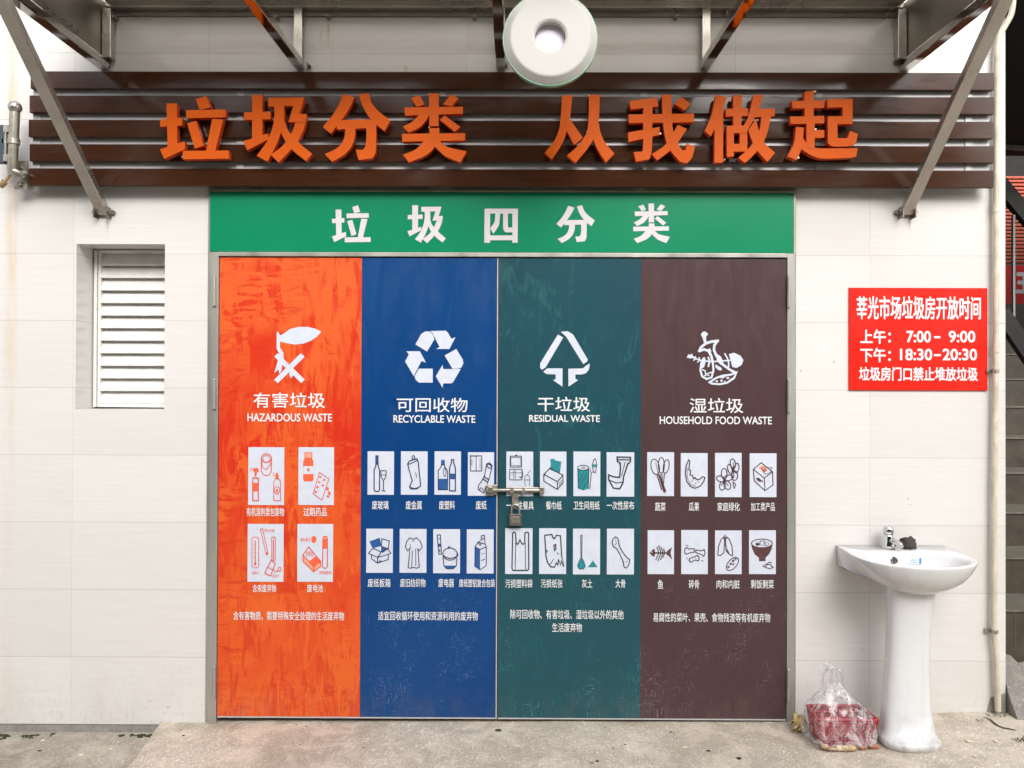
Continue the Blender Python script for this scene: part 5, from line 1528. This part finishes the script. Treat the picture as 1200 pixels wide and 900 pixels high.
def bowl_ring(s, dz, flat=0.0):
    """inner opening: an ellipse in front of the tap deck, same vertex count and order as RO"""
    out = []
    for x, y in RO:
        a_ = math.atan2((y + 0.19) / 0.2, x / 0.25)
        px, py = 0.205 * s * math.cos(a_), -0.245 + 0.130 * s * math.sin(a_)
        out.append(Vector((BX + px, py, rim_z(py) + dz)))
    return out


rings += [bowl_ring(1.04, 0.001), bowl_ring(1.0, -0.002), bowl_ring(0.965, -0.016), bowl_ring(0.90, -0.055), bowl_ring(0.75, -0.095), bowl_ring(0.45, -0.118), bowl_ring(0.10, -0.124)]
bo.loft(rings, 0, (True, True))
obj('bowl', bo, M['ceramic'], bas, weld=True, recalc=True)
pd = MB()


def ped_ring(z, wd, yf, ybk, xo=0.0):
    out = []
    n = 36
    for k in range(n):
        t = 2 * math.pi * k / n
        c_, s_ = math.cos(t), math.sin(t)
        px = wd * (abs(c_) ** 0.75) * (1 if c_ >= 0 else -1)
        cy = (yf + ybk) / 2
        hy = (ybk - yf) / 2
        py = cy + hy * (abs(s_) ** 0.75) * (1 if s_ >= 0 else -1)
        out.append(Vector((1.868 + xo + px, py, z)))
    return out


zf = h_apron(1.87, -0.25)
pd.loft([ped_ring(zf + z_, w_ * 1.0, yf__, -0.16, -0.026 * (1 - min(1, z_ / 0.62)) + 0.003) for z_, w_, yf__ in
         ((-0.012, 0.108, -0.335), (0.008, 0.114, -0.350), (0.022, 0.117, -0.354), (0.030, 0.114, -0.350), (0.036, 0.107, -0.333), (0.060, 0.103, -0.312), (0.13, 0.095, -0.286), (0.30, 0.087, -0.268), (0.45, 0.0855, -0.266), (0.55, 0.089, -0.272), (0.61, 0.094, -0.282), (0.67, 0.098, -0.290))], 0)
obj('pedestal', pd, M['ceramic'], bas, weld=True)
tp = P(1041, 642, -0.065)
tz = rim_z(-0.065) + 0.004
txx = tp.x
t_ = MB()
rr3 = [(0.030, 0.0), (0.0295, 0.014), (0.024, 0.034), (0.020, 0.050), (0.019, 0.060)]
t_.loft([[Vector((txx + r * math.cos(2 * math.pi * k / 20), -0.065 + r * math.sin(2 * math.pi * k / 20), tz + z)) for k in range(20)] for r, z in rr3])
t_.tube([(txx, -0.068, tz + 0.030), (txx + 0.012, -0.090, tz + 0.034), (txx + 0.024, -0.125, tz + 0.026), (txx + 0.026, -0.130, tz + 0.014)], [0.014, 0.013, 0.011, 0.010], 12)
tap = obj('tap', t_, M['chrome'], bas, weld=True, recalc=True)
t_ = MB()
t_.tube([(txx, -0.065, tz + 0.060), (txx, -0.065, tz + 0.072), (txx, -0.065, tz + 0.090), (txx, -0.065, tz + 0.094)], [0.020, 0.0215, 0.0205, 0.014], 18)
t_.box(txx + 0.0, txx + 0.012, -0.086, -0.074, tz + 0.070, tz + 0.080)
obj('push_button', t_, M['chrome'], tap, recalc=True)


def bowl_back(px, py):
    """the point of the bowl's far inner wall seen at a photo pixel"""
    d = (fw + rt2 * ((px - 600) / FPX) + up2 * ((450 - py) / FPX)).normalized()
    y = -0.135
    for _ in range(8):
        p = CAM + d * ((y - CAM.y) / d.y)
        dz = p.z - rim_z(-0.13)
        s = 1.0 + dz * 1.7 if dz < 0 else 1.0
        ex = max(-0.99, min(0.99, (p.x - BX) / (0.205 * s)))
        y = -0.245 + 0.130 * s * math.sqrt(1 - ex * ex)
    return CAM + d * ((y - CAM.y) / d.y)


oc = bowl_back(1047, 656.5) + Vector((0, -0.003, 0))
t_ = MB()
nrm = Vector((0, -1, 0.35)).normalized()
oc = oc + nrm * 0.003
t_.tube([oc - nrm * 0.012, oc + nrm * 0.003], 0.0150, 18, 0, True, False)
t_.tube([oc + nrm * 0.001, oc + nrm * 0.0036], 0.0095, 14, 1, True, False)
t_.tube([oc + nrm * 0.002, oc + nrm * 0.0045], 0.0035, 10, 0, True, False)
obj('overflow', t_, [M['chrome'], M['dark']], bas)
for (x0_, y0_, x1_, y1_, bars) in ((1021, 654, 1033, 659.5, [(1023, 655, 1031, 656), (1023, 657.3, 1029, 658.5)]), (1063.5, 654, 1079, 661.5, [(1076.5, 654.2, 1079, 661), (1066, 656, 1073, 657), (1066, 659, 1073, 659.8)])):
    t_ = MB()
    lift = nrm * 0.004
    c4 = [bowl_back(x, y) + lift for x, y in ((x0_, y1_), (x1_, y1_), (x1_, y0_), (x0_, y0_))]
    t_.face(c4, 0)
    for (p0, q0_, p1_, q1_) in bars:
        t_.face([bowl_back(x, y) + nrm * 0.0052 for x, y in ((p0, q1_), (p1_, q1_), (p1_, q0_), (p0, q0_))], 1)
    obj('sticker', t_, [M['sticker'], M['blue_ink']], bas)

# dark lump beside the tap
ls = P(1063.5, 644, -0.07)
lm = MB()
random.seed(5)
rs = []
for i in range(1, 10):
    t = math.pi * i / 10
    ring_ = []
    for k in range(18):
        ph_ = 2 * math.pi * k / 18
        d = Vector((math.sin(t) * math.cos(ph_), math.sin(t) * math.sin(ph_), -math.cos(t)))
        rr4 = 1 + 0.34 * noise.noise(d * 2.1 + Vector((3, 1, 7))) + 0.2 * noise.noise(d * 5.3)
        ring_.append(Vector((ls.x, -0.075, rim_z(-0.07) + 0.024)) + Vector((d.x * 0.036 * rr4, d.y * 0.028 * rr4, max(-0.021, d.z * 0.030 * rr4))))
    rs.append(ring_)
lm.loft(rs, 0, (True, True), sm=False)
tag(obj('stone', lm, M['lump']), 'small dark grey rough lump lying on the basin rim beside the tap', 'stone')

# ================================================================== bag of rubbish
gx = 1.578
gz = h_apron(gx, -0.2) + 0.006
bk_ = thing('basket', (gx, -0.19, gz), 'small red plastic basket inside the clear bag beside the basin', 'basket')
Wf, Wb, Dp, Hh = 0.122, 0.112, 0.15, 0.108
yf_, yb_ = -0.272, -0.122
cx_ = gx + 0.012
bs = MB()
bs.box(cx_ - 0.105, cx_ + 0.105, yf_ + 0.012, yb_ - 0.008, gz, gz + 0.005)
obj('base', bs, M['basket'], bk_)


def lattice(mb, p00, p10, p11, p01, nx_, nz_, r_):
    p00, p10, p11, p01 = map(Vector, (p00, p10, p11, p01))
    for i in range(nx_ + 1):
        t = i / nx_
        mb.tube([p00.lerp(p10, t), p01.lerp(p11, t)], r_, 5)
    for j in range(nz_ + 1):
        t = j / nz_
        mb.tube([p00.lerp(p01, t), p10.lerp(p11, t)], r_, 5)


ls_ = MB()
lattice(ls_, (cx_ - 0.105, yf_ + 0.012, gz), (cx_ + 0.105, yf_ + 0.012, gz), (cx_ + Wf, yf_, gz + Hh), (cx_ - Wf, yf_, gz + Hh), 20, 9, 0.0024)
obj('front_lattice', ls_, M['basket'], bk_)
ls_ = MB()
lattice(ls_, (cx_ - 0.100, yb_ - 0.008, gz), (cx_ + 0.100, yb_ - 0.008, gz), (cx_ + Wb, yb_, gz + Hh), (cx_ - Wb, yb_, gz + Hh), 10, 4, 0.004)
ls_.face([(cx_ - 0.100, yb_ - 0.006, gz), (cx_ + 0.100, yb_ - 0.006, gz), (cx_ + Wb, yb_ + 0.002, gz + Hh), (cx_ - Wb, yb_ + 0.002, gz + Hh)])
obj('back_wall', ls_, M['basket'], bk_)
for sg in (-1, 1):
    ls_ = MB()
    lattice(ls_, (cx_ + sg * 0.105, yf_ + 0.012, gz), (cx_ + sg * 0.100, yb_ - 0.008, gz), (cx_ + sg * Wb, yb_, gz + Hh), (cx_ + sg * Wf, yf_, gz + Hh), 8, 5, 0.003)
    obj('side_lattice', ls_, M['basket'], bk_)
rm_ = MB()
loop = [(cx_ - Wf, yf_, gz + Hh), (cx_ + Wf, yf_, gz + Hh), (cx_ + Wb, yb_, gz + Hh), (cx_ - Wb, yb_, gz + Hh), (cx_ - Wf, yf_, gz + Hh)]
for p0, p1_ in zip(loop[:-1], loop[1:]):
    rm_.tube([p0, p1_], 0.0058, 8)
obj('rim', rm_, M['basket'], bk_)

random.seed(21)
for i in range(12):                                          # kitchen scraps lying at the bottom of the bag
    u = random.random()
    sx_ = gx - 0.125 + 0.23 * u
    sy_ = -0.295 + random.uniform(-0.012, 0.012)
    s_ = MB()
    rr5 = random.uniform(0.007, 0.016)
    rgs = []
    for a_ in range(1, 7):
        t = math.pi * a_ / 7
        rgs.append([Vector((sx_, sy_, gz + rr5 * 0.55)) + Vector((math.sin(t) * math.cos(f) * rr5 * 1.35, math.sin(t) * math.sin(f) * rr5 * 0.6, -math.cos(t) * rr5 * 0.75)) * (1 + 0.9 * noise.noise(Vector((math.sin(t) * math.cos(f) * 2, math.sin(t) * math.sin(f) * 2, i * 3.1 + math.cos(t) * 2)))) for f in [2 * math.pi * q / 10 for q in range(10)]])
    s_.loft(rgs, 0, (True, True))
    tag(obj('food_scrap', s_, M[('scrap', 'scrap_pale', 'scrap_red', 'scrap')[i % 4]]), 'crumpled orange and beige scrap at the bottom of the clear bag', 'food scrap', 'scraps inside the clear bag')

bag = thing('plastic_bag', (gx, -0.2, gz - 0.006), 'knotted clear plastic bag of rubbish on the ground beside the basin', 'bag')
bm_ = MB()
NT, NU = 72, 40
prof = [(0.0, 0.0, 0.62), (0.04, 0.004, 0.95), (0.12, 0.022, 1.06), (0.25, 0.055, 1.05), (0.42, 0.100, 1.0), (0.55, 0.128, 0.93), (0.68, 0.158, 0.72), (0.80, 0.192, 0.45), (0.90, 0.222, 0.27), (1.0, 0.245, 0.20)]


def prof_at(t):
    for (t0, z0, r0), (t1, z1, r1) in zip(prof[:-1], prof[1:]):
        if t <= t1:
            k = (t - t0) / (t1 - t0)
            return z0 + (z1 - z0) * k, r0 + (r1 - r0) * k
    return prof[-1][1:]


rgs = []
for j in range(NU + 1):
    t = j / NU
    z_, r0 = prof_at(t)
    ring_ = []
    for k in range(NT):
        f = 2 * math.pi * k / NT
        d = Vector((math.cos(f) * 2.2, math.sin(f) * 2.2, t * 5))
        cr = 0.07 * noise.noise(d * 1.1) + 0.06 * abs(noise.noise(d * 2.6)) - 0.05 * abs(noise.noise(d * 5.2)) + (0.10 + 0.25 * max(0, t - 0.55)) * math.sin(f * 7 + 3 * noise.noise(d)) * max(0, t - 0.45)
        rr6 = r0 * (1 + cr)
        sq = 1 / max(abs(math.cos(f)) ** 4 + abs(math.sin(f)) ** 4, 0.2) ** 0.25
        lean = -0.028 * max(0, t - 0.5) * 2
        ring_.append(Vector((gx + lean + math.cos(f) * 0.130 * rr6 * sq, -0.205 + math.sin(f) * 0.098 * rr6 * sq, gz - 0.004 + z_ + 0.007 * noise.noise(d * 2.1) * min(1, t * 6))))
    rgs.append(ring_)
bm_.loft(rgs, 0, (True, False))
obj('body', bm_, M['bag'], bag, weld=True)
for sg, hx, hz, yo in ((-1, -0.020, 0.075, 0.0), (1, 0.050, 0.052, 0.012)):     # the two bunched handles
    h_ = MB()
    rows = []
    n = 18
    for i in range(n + 1):
        t = i / n
        ang = math.pi * t
        c_ = Vector((gx - 0.030 + hx * 0.6 + 0.024 * math.cos(ang) * (1 if sg > 0 else -1), -0.205 + yo, gz + 0.232 + hz * math.sin(ang)))
        wv = 0.016 + 0.006 * noise.noise(Vector((t * 6, sg, 1)))
        row = []
        for q_ in range(5):
            v_ = q_ / 4 - 0.5
            row.append(c_ + Vector((0.010 * math.sin(v_ * 6 + t * 5), v_ * wv * 3, 0.008 * math.sin(t * 17 + v_ * 8))))
        rows.append(row)
    vv = [p for r in rows for p in r]
    h_.raw(vv, [(i * 5 + q_, i * 5 + q_ + 1, (i + 1) * 5 + q_ + 1, (i + 1) * 5 + q_) for i in range(n) for q_ in range(4)], 0, True)
    obj('handle', h_, M['bag'], bag)

# yellowish peel lying left of the bag
pe = MB()
pc = ground_pt(935, 858)
for i, (a0, ln, lift) in enumerate(((0.3, 0.055, 0.050), (1.6, 0.050, 0.06), (2.6, 0.045, 0.035), (4.0, 0.05, 0.018), (5.2, 0.055, 0.02))):
    rows = []
    for j in range(9):
        t = j / 8
        c_ = pc + Vector((math.cos(a0) * ln * t * 0.7, math.sin(a0) * ln * t * 0.45, 0.006 + lift * math.sin(t * 2.6)))
        wv = 0.013 * math.sin(math.pi * min(0.95, t * 0.8 + 0.15)) + 0.003
        sd_ = Vector((-math.sin(a0), math.cos(a0), 0.6))
        rows.append([c_ - sd_ * wv, c_ + Vector((0, 0, 0.008)), c_ + sd_ * wv])
    vv = [p for r in rows for p in r]
    pe.raw(vv, [(j * 3 + q_, j * 3 + q_ + 1, (j + 1) * 3 + q_ + 1, (j + 1) * 3 + q_) for j in range(8) for q_ in range(2)], 0, True)
o_ = obj('fruit_peel', pe, pm('yellowed_peel', (0.46, 0.35, 0.15), 0.6, 0.0, 0.5, 45, 0.3), weld=True)
sdm = o_.modifiers.new('thick', 'SOLIDIFY')
sdm.thickness = 0.003
tag(o_, 'crumpled yellowish peel on the ground between the door frame and the bag', 'peel')

# ================================================================== stairs and market beyond the wall end
SXL, SXR = WALL_R + 0.03, 4.2
st = thing('staircase', (SXL, 0.1, 0.3), 'dark tiled steps climbing away past the end of the wall', 'stairs')
for k in range(9):
    y_ = 0.104 + 0.28 * k
    z_ = 0.316 + 0.18 * k
    s_ = MB()
    s_.box(SXL, SXR, y_, y_ + 0.28 + (0.02 if k < 8 else 1.5), z_ - (0.18 if k else 0.06), z_ + 0.176, 0)
    s_.box(SXL - 0.001, SXR, y_ - 0.010, y_ + (0.277 if k < 8 else 1.7), z_ + 0.1765, z_ + 0.186, 2)
    for q_ in range(4):
        xx = SXL + 0.075 + q_ * 0.45 + (0.02 if k % 2 else 0)
        s_.box(xx, xx + 0.004, y_ - 0.0015, y_ + 0.004, z_ + 0.002, z_ + 0.176, 1)
    obj('step', s_, [M['stair'], M['grout'], M['tread']], st)
ry = 1.15
rail = thing('stair_railing', (SXL + 0.1, ry, 1.5), 'dark iron handrail with a grey post above the steps', 'railing')
s_ = MB()
s_.beam(P(1172, 366, ry), P(1215, 430, ry), 0.045, 0.09, Vector((0, 1, 0)))
obj('stringer', s_, M['iron'], rail, recalc=True)
s_ = MB()
s_.beam(P(1168, 212, ry + 0.4), P(1215, 268, ry + 0.4), 0.05, 0.09, Vector((0, 1, 0)))
obj('handrail', s_, M['iron'], rail, recalc=True)
s_ = MB()
q0, q1, z0_, z1_ = rect(1186.2, 252, 1188.6, 392, ry + 0.2)
s_.box(q0, q1, ry + 0.19, ry + 0.21, z0_, z1_)
obj('post', s_, M['greypost'], rail)
ym = 3.6
sh_ = thing('shutter', (P(1190, 300, ym).x, ym, 1.9), 'red slatted roller shutter in the shade beyond the steps', 'shutter')
q0, q1, z0_, z1_ = rect(1150, 205, 1330, 308, ym)
for k in range(24):
    s_ = MB()
    za, zb2 = z0_ + (z1_ - z0_) * k / 24, z0_ + (z1_ - z0_) * (k + 0.66) / 24
    s_.box(q0, q1, ym, ym + 0.05, za, zb2)
    obj('lath', s_, M['redbrick'], sh_, bevel=0.004)
q0, q1, z0_, z1_ = rect(1150, 311, 1330, 356, ym - 0.1)
bn = thing('red_banner', (q0, ym - 0.1, z0_), 'red banner with a white character in the market beyond the steps', 'banner')
s_ = MB()
s_.box(q0, q1, ym - 0.1, ym - 0.08, z0_, z1_)
obj('cloth', s_, M['shop_red'], bn)
s_ = MB()
write(s_, '王', (1190, 319, 1211, 344), ym - 0.102, 0.02)
obj('lettering', s_, M['text_white'], bn)
dk = thing('market_hall', (3.5, 4, 0), 'market interior past the end of the wall, its shade painted near black', 'building')
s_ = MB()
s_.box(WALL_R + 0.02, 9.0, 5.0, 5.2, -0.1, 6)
obj('back_wall', s_, M['shade_dark'], dk)
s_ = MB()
s_.box(WALL_R + 0.02, 9.0, 0.10, 2.7, 3.35, 3.5)  # added over the steps, its depth set to darken the alley
obj('shade_ceiling', s_, M['shade_dark'], dk)
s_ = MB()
s_.box(6.6, 6.8, 0.05, 5.0, -0.1, 3.34)  # unseen wall added to keep the alley dark
obj('shade_wall', s_, M['shade_dark'], dk)
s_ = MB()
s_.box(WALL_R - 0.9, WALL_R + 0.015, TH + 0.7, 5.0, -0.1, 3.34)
obj('inner_wall', s_, M['shade_dark'], dk)
s_ = MB()
s_.beam(P(1172, 160, 2.6), P(1240, 145, 2.6), 0.03, 0.03)
s_.beam(P(1172, 172, 2.4), P(1240, 176, 2.4), 0.03, 0.03)
obj('roof_truss', s_, M['greypost'], dk, recalc=True)

# broken concrete beside the wall end
rb_ = MB()
n1, n2 = 26, 22
vv = []
for j in range(n2 + 1):
    for i in range(n1 + 1):
        x = WALL_R + 0.005 + 0.9 * i / n1
        y = -0.10 + 0.25 * j / n2
        t = j / n2
        z = 0.06 + (0.255) * min(1, max(0, (t - 0.05) * 1.5)) * (1.0 - 0.25 * math.exp(-((x - WALL_R - 0.12) / 0.05) ** 2))
        n_ = noise.noise(Vector((x * 9, y * 9, 3))) * 0.035 + noise.noise(Vector((x * 25, y * 25, 1))) * 0.014
        vv.append((x + 0.4 * n_ * t, y + n_ * 0.6, min(z + n_ * (0.3 if t > 0.75 else 1), 0.315) if j else 0.0))
rb_.raw(vv, [(j * (n1 + 1) + i, j * (n1 + 1) + i + 1, (j + 1) * (n1 + 1) + i + 1, (j + 1) * (n1 + 1) + i) for j in range(n2) for i in range(n1)], 0, False)
rb_.raw([vv[j * (n1 + 1)] for j in range(n2 + 1)] + [(vv[j * (n1 + 1)][0], vv[j * (n1 + 1)][1], -0.05) for j in range(n2 + 1)], [(j + 1, j + 1 + n2 + 1, j + n2 + 1, j) for j in range(n2)], 0)
tag(obj('concrete_ramp', rb_, M['rubble']), 'rough broken concrete foot of the steps at the wall end', 'ramp')

# ================================================================== small growth and litter
random.seed(11)
wd = MB()


def tuft(c, n, h, spread):
    for _ in range(n):
        a_ = random.uniform(0, 2 * math.pi)
        l = h * random.uniform(0.5, 1)
        b0 = c + Vector((random.uniform(-spread, spread), random.uniform(-spread, spread) * 0.5, 0))
        tip = b0 + Vector((math.cos(a_) * l * 0.7, math.sin(a_) * l * 0.5, l * 0.6))
        sdv = Vector((-math.sin(a_), math.cos(a_), 0)) * 0.0025
        mid = b0.lerp(tip, 0.5) + Vector((0, 0, l * 0.15))
        wd.face([b0 - sdv, b0 + sdv, mid + sdv * 0.9, mid - sdv * 0.9])
        wd.face([mid - sdv * 0.9, mid + sdv * 0.9, tip])


for (px, py, n, h, s) in ((1168, 838, 16, 0.02, 0.05), (1177, 831, 18, 0.025, 0.04), (1158, 846, 8, 0.015, 0.04), (1198, 868, 26, 0.03, 0.03)):
    tuft(ground_pt(px, py, 0.0), n, h, s)
tag(obj('weeds', wd, M['weed']), 'small weeds along the crack below the pipe', None, kind='stuff')

ms = MB()                                                    # moss and crumbs along the foot of the wall on the left
for i in range(420):
    x = random.uniform(WALL_L - 0.05, e0.x + 0.01)
    k = noise.noise(Vector((x * 3.3, 0, 9)))
    if k < -0.02 or noise.noise(Vector((x * 17, 2, 1))) < -0.05:
        continue
    y = -0.012 - 0.03 * abs(random.gauss(0, 0.5)) - max(0, k) * 0.05
    r = random.uniform(0.002, 0.006)
    z = h_ground(x, y)
    ms.ball((x, y, z + r * 0.2), r, 4, 0, (1.4, 1, 0.7))
tag(obj('moss', ms, M['moss']), 'dark moss in the joint at the foot of the wall', None, kind='stuff')

lit = MB()
lpts = [(866, 889, 5), (802, 876, 4), (786, 858, 3), (746, 868, 3), (830, 880, 3), (339, 850, 4), (584, 856, 5), (95, 885, 4), (1136, 869, 5), (1167, 869, 5), (1142, 886, 4), (1130, 890, 3), (1150, 896, 4), (50, 868, 4), (46, 880, 3), (130, 878, 3), (215, 862, 3), (276, 886, 3), (700, 892, 3), (452, 884, 3)]
random.seed(77)
for _ in range(70):
    lpts.append((random.uniform(185, 1190), random.choice((random.uniform(848, 856), random.uniform(856, 899))), random.choice((0.8, 1.0, 1.2, 1.6))))
for i, (px, py, s) in enumerate(lpts):
    c_ = ground_pt(px, py, 0.002) if px > 170 else None
    if c_ is None:
        y = -0.2
        for _ in range(10):
            p = P(px, py, y)
            d = (p - CAM).normalized()
            y = (CAM + d * ((h_ground(p.x, p.y) - CAM.z) / d.z)).y
        c_ = P(px, py, y)
    r = s / 285 * 0.6
    lit.ball((c_.x, c_.y, c_.z + r * 0.15), r, 5, i % 2 if px < 1100 else 1, (random.uniform(0.8, 1.6), random.uniform(0.6, 1.1), 0.35))
tag(obj('litter', lit, [M['dark'], M['scrap_pale']]), 'tiny crumbs and flakes of litter on the concrete', None, kind='stuff')

# ================================================================== neighbour and the far side of the street (seen in the reflections)
nb_ = MB()
nb_.box(WALL_L - 1.5, WALL_L - 0.004, 0.22, 0.5, -0.1, 4.2)
tag(obj('neighbour_wall', nb_, M['cement']), 'grey rendered wall just past the rusty edge of the tiles', 'wall')
fac = thing('street_building', (0, -13, -0.05), 'plain low building across the street behind the camera', 'building')
s_ = MB()
s_.box(-16, 16, -21, -13, -0.05, 4.6)
obj('body', s_, M['facade'], fac)
for i in range(9):
    for j in range(1):
        s_ = MB()
        s_.box(-14.5 + i * 3.4, -12.9 + i * 3.4, -13.003, -12.96, 1.2 + j * 3.0, 2.8 + j * 3.0)
        obj('window', s_, M['glass_dark'], fac)
for ti, (tx_, ty_, th_) in enumerate(((-6.4, -9.6, 6.3), (-3.9, -9.2, 6.6), (-1.4, -9.5, 6.9), (0.9, -9.1, 6.7), (3.2, -9.6, 6.5), (5.8, -9.3, 6.8))):
    tr = thing('street_tree', (tx_, ty_, -0.05), ('farthest leafy kerb tree facing the louvred end of the wall', 'leafy kerb tree second from the louvred end, facing the jamb', 'tallest leafy kerb tree, facing the orange panel', 'leafy kerb tree facing the padlocked seam of the doors', 'leafy kerb tree facing the brown panel', 'leafy kerb tree facing the wash basin')[ti], 'tree', 'trees across the street')
    s_ = MB()
    s_.tube([(tx_, ty_, -0.1), (tx_ + 0.05, ty_, 1.2), (tx_ - 0.05, ty_ + 0.1, 2.6), (tx_, ty_, 4.2)], [0.16, 0.12, 0.10, 0.05], 10)
    obj('trunk', s_, M['bark'], tr)
    cr = MB()
    random.seed(40 + ti)
    lobes = [(Vector((tx_ + random.uniform(-1.3, 1.3), ty_ + random.uniform(-0.9, 0.9), th_ * random.uniform(0.45, 0.92))), random.uniform(0.6, 1.0)) for _ in range(19)]
    for _ in range(4200):
        c_, r_0 = random.choice(lobes)
        d = Vector((random.gauss(0, 1), random.gauss(0, 1), random.gauss(0, 1))).normalized() * r_0 * random.uniform(0.5, 1.0) ** 0.5
        q_ = c_ + d
        u = Vector((random.gauss(0, 1), random.gauss(0, 1), random.gauss(0, 1))).normalized()
        v_ = u.orthogonal().normalized()
        l = random.uniform(0.10, 0.19)
        cr.face([q_ - u * l, q_ + v_ * l * 0.5, q_ + u * l, q_ - v_ * l * 0.5])
    obj('crown', cr, M['leafage'], tr)
